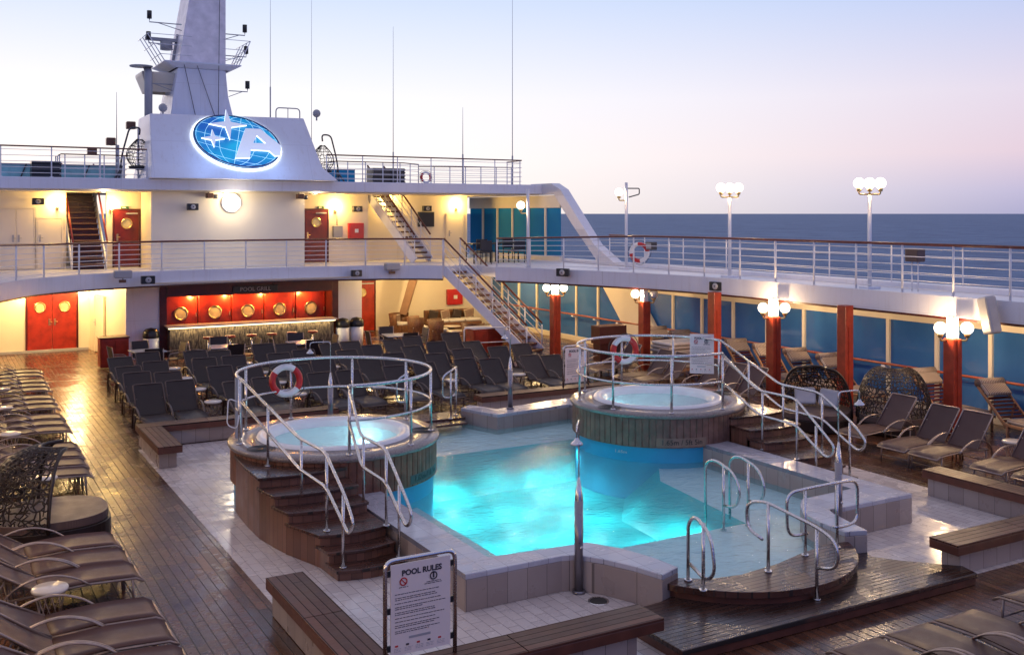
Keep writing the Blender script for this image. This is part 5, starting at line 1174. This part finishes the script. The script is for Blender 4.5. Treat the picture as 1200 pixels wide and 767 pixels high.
# ================================================================== loungers
def lounger(label, angle, mat, name='sun_lounger', arms=True, frame='frame', hingex=.78, blen=.80):
    r = thing(name, label, 'sun lounger', (0, 0, 0)); w = .325; zs = .36
    rail = MB()
    for s_ in (-1, 1): rail.tube([(hingex - .35, s_ * w, zs - .03), (1.3, s_ * w, zs + .015), (1.86, s_ * w, zs - .01), (1.95, s_ * w, zs - .06)], .017, 8)
    rail.tube([(1.95, -w, zs - .06), (1.95, w, zs - .06)], .017, 8); rail.tube([(hingex - .35, -w, zs - .03), (hingex - .35, w, zs - .03)], .015, 6)
    rail.build('frame', frame, r)
    b = MB(); n = 12; vs = []; pr_ = [(hingex + (1.95 - hingex) * k / n, zs + .012 + .03 * math.sin(PI * min(1, k / n * 1.05)) - (.055 if k == n else 0)) for k in range(n + 1)]
    for x, z in pr_:
        for j in range(5): vs.append((x, -w + .0 + 2 * w * j / 4, z - .018 * math.sin(PI * j / 4)))
    o_ = len(vs)
    vs += [(x, y, z - .012) for x, y, z in vs]; fs = []
    for i in range(n):
        for j in range(4): q = i * 5 + j; fs.append((q, q + 5, q + 6, q + 1)); fs.append((q + o_, q + 1 + o_, q + 6 + o_, q + 5 + o_))
    for i in range(n):
        for j in (0, 4): q = i * 5 + j; fs.append((q, q + o_, q + 5 + o_, q + 5))
    for j in range(4): fs.append((j, j + 1, j + 1 + o_, j + o_)); q = n * 5 + j; fs.append((q, q + o_, q + 1 + o_, q + 1))
    b.add(vs, fs, True); b.build('seat_sling', mat, r)
    ca, sa = math.cos(R(angle)), math.sin(R(angle)); b = MB(); vs = []; n = 6
    for k in range(n + 1):
        d = blen * k / n; sag = -.02 * math.sin(PI * k / n)
        for j in range(5):
            sg = sag - .015 * math.sin(PI * j / 4)
            vs.append((hingex - d * ca + (-sg) * sa * -1, -w + 2 * w * j / 4, zs + .012 + d * sa + sg * ca))
    o_ = len(vs); vs += [(x - .012 * sa * 1, y, z - .012 * ca) for x, y, z in vs]; fs = []
    for i in range(n):
        for j in range(4): q = i * 5 + j; fs.append((q, q + 1, q + 6, q + 5)); fs.append((q + o_, q + 5 + o_, q + 6 + o_, q + 1 + o_))
    b.add(vs, fs, True); b.build('back_sling', mat, r)
    b = MB(); tip = (hingex - blen * ca, zs + blen * sa)
    b.tube(fillet([(hingex, -w, zs), (tip[0], -w, tip[1]), (tip[0], w, tip[1]), (hingex, w, zs)], .05, 4), .016, 8)
    mid = (hingex - blen * .55 * ca, zs + blen * .55 * sa)
    b.build('back_frame', frame, r); b = MB()
    for s_ in (-1, 1): b.tube([(mid[0], s_ * (w - .04), mid[1] - .01), (mid[0] - .12 * ca - .08, s_ * (w - .04), zs - .04)], .011, 6)
    b.build('back_prop', frame, r)
    for x in (1.82, hingex - .28):
        b = MB(); b.tube([(x, -w, zs - .02), (x + .02, -w, .0)], .016, 8); b.tube([(x, w, zs - .02), (x + .02, w, .0)], .016, 8); b.tube([(x + .015, -w, .13), (x + .015, w, .13)], .012, 6); b.build('leg_frame', frame, r)
    if arms:
        for s_ in (-1, 1):
            pts = [(1.34, s_ * (w + .02), zs), (1.18, s_ * (w + .03), zs + .12), (.95, s_ * (w + .035), zs + .205), (.72, s_ * (w + .035), zs + .205), (.48, s_ * (w + .03), zs + .12), (.36, s_ * (w + .02), zs - .02), (.30, s_ * (w + .01), .0)]
            MB().tube(fillet(pts, .12, 4), .024, 8, sy=.5).build('armrest', frame, r)
    return r
# side table
r0 = thing('side_table', '', 'side table', (0, 0, 0)); MB().lathe([(.01, .50), (.19, .50), (.205, .515), (.205, .535), (.19, .55), (.01, .55)], n=24).build('table_top', 'tabletop', r0)
b = MB()
for k in range(12): a = k * PI / 6; b.tube([(.17 * math.cos(a), .17 * math.sin(a), .5), (.12 * math.cos(a + .5), .12 * math.sin(a + .5), .25), (.17 * math.cos(a + 1), .17 * math.sin(a + 1), .01)], .006, 5)
for z in (.01, .49): b.tube([(.17 * math.cos(k * PI / 12), .17 * math.sin(k * PI / 12), z) for k in range(24)], .008, 5, closed=True)
b.build('wire_base', 'frame', r0); TB = Proto(r0)
NW = ['nearest the camera', 'second from the camera', 'third from the camera', 'fourth from the camera', 'fifth from the camera', 'sixth from the camera', 'seventh from the camera', 'eighth from the camera']
LPS = [Proto(lounger('', a_, 'sling')) for a_ in (33, 30, 37)]; LP = LPS[0]; rng = random.Random(3)
grp = 'brown sling loungers lined along the port walkway'
nearL = [(9.55, 'half out of the bottom left picture corner, behind'), (10.3, 'second'), (10.85, 'x')]
ys = [8.6, 9.33, 10.06, 10.84, 11.57, 12.31, 13.73, 14.46, 15.18]
lab = ['lounger half below the picture edge in the port row', 'lounger next to the bottom picture edge in the port row', 'port row lounger whose armrest touches the bottom left corner', 'port row lounger, third of the trio before the nearest round table', 'port row lounger, middle of the trio before the nearest round table',
       'port lounger right before the nearest round table', 'port row lounger just behind the nearest round table', 'port row lounger, middle one between the round table and the wicker daybed', 'port row lounger next to the near side of the wicker daybed']
for y, l in zip(ys, lab): rng.choice(LPS).put((.34 + rng.uniform(-.04, .04), y, 0), R(rng.uniform(-1.6, 1.6)), 'brown sling ' + l, grp)
far = [19.45, 20.2, 20.93, 21.66, 23.5, 24.23, 24.96, 26.3, 27.03, 27.76, 29.0, 29.73, 30.46, 31.7, 32.43]
for k, y in enumerate(far): rng.choice(LPS).put((.5 + .3 * (y - 19) / 13 + rng.uniform(-.02, .02), y, 0), R(rng.uniform(-.8, .8)), 'brown sling lounger of the port row, %s beyond the wicker daybed' % ORD[k], grp)
gt = 'round white-topped side tables'
for (x, y, l) in ((1.2, 13.05, 'round side table between the two nearest trios of brown loungers'), (1.62, 18.55, 'round side table just beyond the port wicker daybed'), (1.35, 22.6, 'round side table between the far brown loungers, first beyond the daybed'), (1.4, 25.65, 'round side table between the far brown loungers, second beyond the daybed'), (1.5, 28.4, 'round side table between the far brown loungers, third beyond the daybed'),
                  (18.05, 12.35, 'round side table beside the brown sunbeds under the starboard globes'), (1.9, 10.45, 'x')):
    if l != 'x': TB.put((x, y, 0), 0, l, gt)
# bottom right corner, feet forward
for k, x in enumerate((7.66, 8.47, 9.26, 10.05)):
    LP.put((x, 5.75, 0), R(90), 'brown sling lounger at the bottom picture edge, %s from the port end of its row' % ORD[k], 'loungers along the bottom picture edge')
LP.put((11.35, 5.85, 0), R(90), 'brown sling lounger in the bottom right picture corner', 'loungers along the bottom picture edge')
LP.put((12.12, 5.85, 0), R(90), 'brown sling lounger outside the bottom right corner, last of the near row', 'loungers along the bottom picture edge')
# starboard side, heads to the glass
LS = Proto(lounger('', 52, 'sling')); grp = 'brown sling loungers under the starboard deck edge'
for (x, y, l) in ((16.36, 10.9, 'brown sunbed cut by the right picture edge'), (16.36, 11.7, 'brown sunbed just this side of the starboard round table'), (16.28, 13.03, 'brown sunbed right beyond the starboard round table'), (16.28, 13.77, 'brown sunbed in the middle of the three in front of the wicker daybeds'), (16.55, 15.0, 'brown sunbed next to the wicker daybed with pillows'),
                  (16.7, 19.6, 'brown sunbed just past the pillowed daybed, behind the tub handrails'), (16.7, 20.35, 'second brown sunbed past the pillowed daybed'), (16.7, 21.1, 'third brown sunbed past the pillowed daybed'), (16.7, 22.6, 'fourth brown sunbed past the pillowed daybed'), (16.7, 23.35, 'fifth brown sunbed past the pillowed daybed'), (16.7, 24.9, 'sixth brown sunbed past the pillowed daybed'), (16.7, 25.65, 'last brown sunbed past the pillowed daybed, near the stairs')):
    LS.put((x + 1.95, y, 0), R(180 + rng.uniform(-1, 1)), l, grp)
# dark loungers between the pool and the bar
LDS = [Proto(lounger('', a_, 'sling_dark', frame='frame_dark')) for a_ in (40, 46, 51)]; LD = LDS[0]; grp = 'dark sling loungers in rows between the pool and the bar'
rows = [23.0, 24.9, 26.8, 28.7]; rn = ['front row', 'second row', 'third row', 'back row']
for ri_, y in enumerate(rows):
    xs = []; x = 4.3
    while x < 15.6:
        xs += [x, x + .74]; x += 2.05
    if ri_ >= 2: xs = [q for q in xs if q < 15.2]
    for k, x in enumerate(xs):
        xx = x + ri_ * .08
        rng.choice(LDS).put((xx + rng.uniform(-.03, .03), y + 1.95 + rng.uniform(-.16, .12), 0), R(-90 + rng.uniform(-4, 4)), 'dark sling lounger in the %s behind the pool, %s from the golden walkway' % (rn[ri_], ORD[k]), grp)
    for k in range(5):
        TB.put((4.3 + 2.05 * k + 1.39 + ri_ * .08, y + 1.15, 0), 0, 'round side table in the %s of dark loungers, %s from the golden walkway' % (rn[ri_], ORD[k]), gt)
# dining tables and chairs before the bar
r0 = thing('dining_table', '', 'table', (0, 0, 0)); MB().box(-.45, .45, -.45, .45, .71, .745).build('table_top', 'stonetop', r0, bevel=.008); MB().cyl(0, 0, .03, .71, .035, 10).build('stem', 'darkgrey', r0)
MB().cyl(0, 0, 0, .03, .28, 20, .25).build('base', 'darkgrey', r0); TT = Proto(r0)
r0 = thing('dining_chair', '', 'chair', (0, 0, 0)); MB().box(-.25, .25, -.24, .26, .42, .44).build('seat', 'sling_dark', r0, bevel=.008)
b = MB(); b.add([(-.25, -.24, .44), (.25, -.24, .44), (.25, -.34, .92), (-.25, -.34, .92), (-.25, -.255, .44), (.25, -.255, .44), (.25, -.355, .92), (-.25, -.355, .92)], [(0, 1, 2, 3), (5, 4, 7, 6), (3, 2, 6, 7), (0, 3, 7, 4), (1, 5, 6, 2)]); b.build('backrest', 'sling_dark', r0)
for s_ in (-1, 1):
    MB().tube(fillet([(s_ * .27, -.35, .92), (s_ * .27, -.2, .0)], .05), .014, 6).build('leg', 'frame', r0); MB().tube(fillet([(s_ * .27, .24, 0), (s_ * .27, .22, .62), (s_ * .27, -.28, .66)], .1), .014, 6).build('leg', 'frame', r0)
CH = Proto(r0)
for k, (x, y) in enumerate(((5.7, 32.5), (8.0, 32.4), (10.5, 32.2), (13.9, 32.5))):
    nm = ['nearest the golden walkway', 'second from the golden walkway', 'third from the golden walkway', 'nearest the white stairs'][k]
    TT.put((x, y, 0), R(8 * (-1) ** k), 'square pale dining table before the bar, %s' % nm, 'dining tables before the bar')
    for q, (dx, dy, a) in enumerate(((-.75, 0, -90), (.75, .05, 90), (0, .75, 180), (.05, -.75, 0))):
        CH.put((x + dx, y + dy, 0), R(a + rng.uniform(-12, 12)), 'dark chair at the dining table %s, on its %s side' % (nm, ('port', 'starboard', 'bar', 'pool')[q]), 'dark chairs at the dining tables')

# ------------------------------------------------------------------ wicker daybeds
def daybed(label, loc, rz, pillows=0, name='wicker_daybed', cush='cushion'):
    r = thing(name, label, 'daybed', (0, 0, 0)); n = 40
    def el_(rx, ry, p=2.6): return [(math.copysign(abs(math.cos(2 * PI * k / n)) ** (2 / p), math.cos(2 * PI * k / n)) * rx, math.copysign(abs(math.sin(2 * PI * k / n)) ** (2 / p), math.sin(2 * PI * k / n)) * ry) for k in range(n)]
    MB().prism(el_(.92, .80), .03, .27).build('base', 'wicker', r, bevel=.03)
    MB().prism(el_(.88, .76), .275, .40).build('seat_cushion', cush, r, bevel=.05, seg=3)
    def fn(u, v):                                   # hood: an open half shell leaning over the seat; u round, v up
        a = R(95 + 170 * u); w_ = math.sin(R(8 + 84 * (1 - v))); rr = 1.0
        return Vector((.94 * math.cos(a) * (.30 + .70 * w_) + .05 + .25 * v * v, .80 * math.sin(a) * (.22 + .78 * w_ ** .9), .25 + 1.12 * math.sin(R(90 * v))))
    h = basket_lattice(fn, 26, 15, .0125, .018)
    rg = random.Random(11)
    for q in range(300):                              # the loose wandering strands of the weave
        u0, v0 = rg.random(), rg.random() ** 1.3 * .98; du, dv = rg.uniform(-.09, .09), rg.uniform(-.12, .12)
        h.tube([fn(min(1, max(0, u0 + du * t_ / 3)), min(1, max(0, v0 + dv * t_ / 3))) for t_ in range(4)], .010, 4, caps=False)
    h.build('hood_weave', 'wicker', r)
    MB().tube([fn(0, k / 14) for k in range(15)] + [fn(k / 20, 1) for k in range(21)] + [fn(1, 1 - k / 14) for k in range(15)], .028, 8).build('hood_rim', 'wicker', r)
    for k in range(pillows):
        MB().merge(MB().box(-.08, .08, -.24, .24, -.2, .2), Matrix.Translation((-.34 + .05 * k, -.30 + .56 * k, .62)) @ Matrix.Rotation(R(-20 + 4 * k), 4, 'Y') @ Matrix.Rotation(R(10 - 24 * k), 4, 'Z') @ Matrix.Rotation(R(6 - 14 * k), 4, 'X')).build('pillow', 'pillow', r, bevel=.06, seg=3)
    r.location = loc; r.rotation_euler = (0, 0, R(rz)); return r
daybed('dark wicker daybed with a wet brown cushion among the port loungers', (1.5, 17.0, 0), 0)
daybed('wicker daybed with pale pillows facing the hot tub handrails', (17.75, 17.1, 0), 215, 2)
daybed('wicker daybed seen from behind, beside the column and the brown sunbeds', (19.0, 15.95, 0), 40)
# ------------------------------------------------------------------ cushioned teak chairs along the glass
def steamer(label):
    r = thing('cushioned_lounger', label, 'teak lounger', (0, 0, 0)); w = .33       # faces +x, head at x = 0
    b = MB()
    for s_ in (-1, 1): b.beam((.9, s_ * w, .30), (.05, s_ * w, 1.02), .045, .06); b.beam((.85, s_ * w, .33), (1.9, s_ * w, .33), .045, .06)
    b.beam((.08, -w, .99), (.08, w, .99), .05, .05); b.beam((1.88, -w, .33), (1.88, w, .33), .05, .05)
    b.build('frame', 'teak', r, bevel=.008)
    for s_ in (-1, 1):
        for x in (.95, 1.8): MB().beam((x, s_ * w, 0), (x, s_ * w, .31), .045, .045, up=(1, 0, 0)).build('leg', 'teak', r)
        MB().beam((.45, s_ * (w - .03), .66), (.25, s_ * (w - .03), .02), .03, .04).build('back_prop', 'teak', r)
    m = Matrix.Translation((.50, 0, .66)) @ Matrix.Rotation(R(40), 4, 'Y')
    b = MB()
    for q in range(9): b.merge(MB().box(-.46 + q * .105, -.40 + q * .105, -.30, .30, -.01, .01), m)
    b.build('back_slats', 'dark_wood', r)
    MB().merge(MB().box(-.56, -.24, -.32, .32, .015, .12), m).build('back_cushion', 'stripe', r, bevel=.045, seg=3)
    MB().box(.88, 1.86, -.31, .31, .365, .46).build('seat_cushion', 'stripe', r, bevel=.045, seg=3)
    b = MB(); b.tube([(.04, -.34, 1.10), (.04, .34, 1.10)], .10, 14); b.build('neck_roll', 'stripe', r)
    return r
ST = Proto(steamer(''))
for k, y in enumerate([10.2, 11.4, 12.6, 13.8, 15.6, 18.6, 19.8, 21.0, 22.2, 23.6, 24.8, 26.0]):
    ST.put((20.75, y + 1.0, 0), R(-100 + rng.uniform(-4, 4)), 'teak lounger with striped cream cushions by the blue glass, %s counted from the stern' % ORD[k], 'cushioned teak loungers along the glass screen')
# stack of cushions behind the starboard tub
r = thing('cushion_stack', 'stack of folded cream cushions between two red columns beyond the starboard tub', 'cushion stack', (19.2, 24.2, 0))
for k in range(7):
    MB().box(18.7 + rng.uniform(-.04, .04), 20.2 + rng.uniform(-.05, .05), 23.7, 24.6, .35 + k * .11, .45 + k * .11).build('cushion', 'stripe' if k < 6 else 'tabletop', r, bevel=.045, seg=3)
MB().box(18.7, 20.2, 23.75, 24.55, .25, .345).build('base_board', 'teak', r)
for sx in (18.8, 20.1):
    for sy in (23.85, 24.45): MB().cyl(sx, sy, 0, .25, .03, 8).build('leg', 'teak', r)
r = thing('towel_cart', 'dark red wooden box cart standing behind the starboard lifebuoy', 'cart', (18.2, 26.0, 0)); MB().box(17.7, 18.7, 25.8, 26.3, .9, 1.45).build('cabinet', 'dark_wood', r, bevel=.015); MB().box(17.75, 18.65, 25.85, 26.25, .12, .899).build('lower_shelves', 'dark_wood', r, bevel=.01)
for sx in (17.8, 18.6):
    for sy in (25.9, 26.2): MB().cyl(sx, sy, 0, .12, .04, 10).build('wheel', 'black', r)
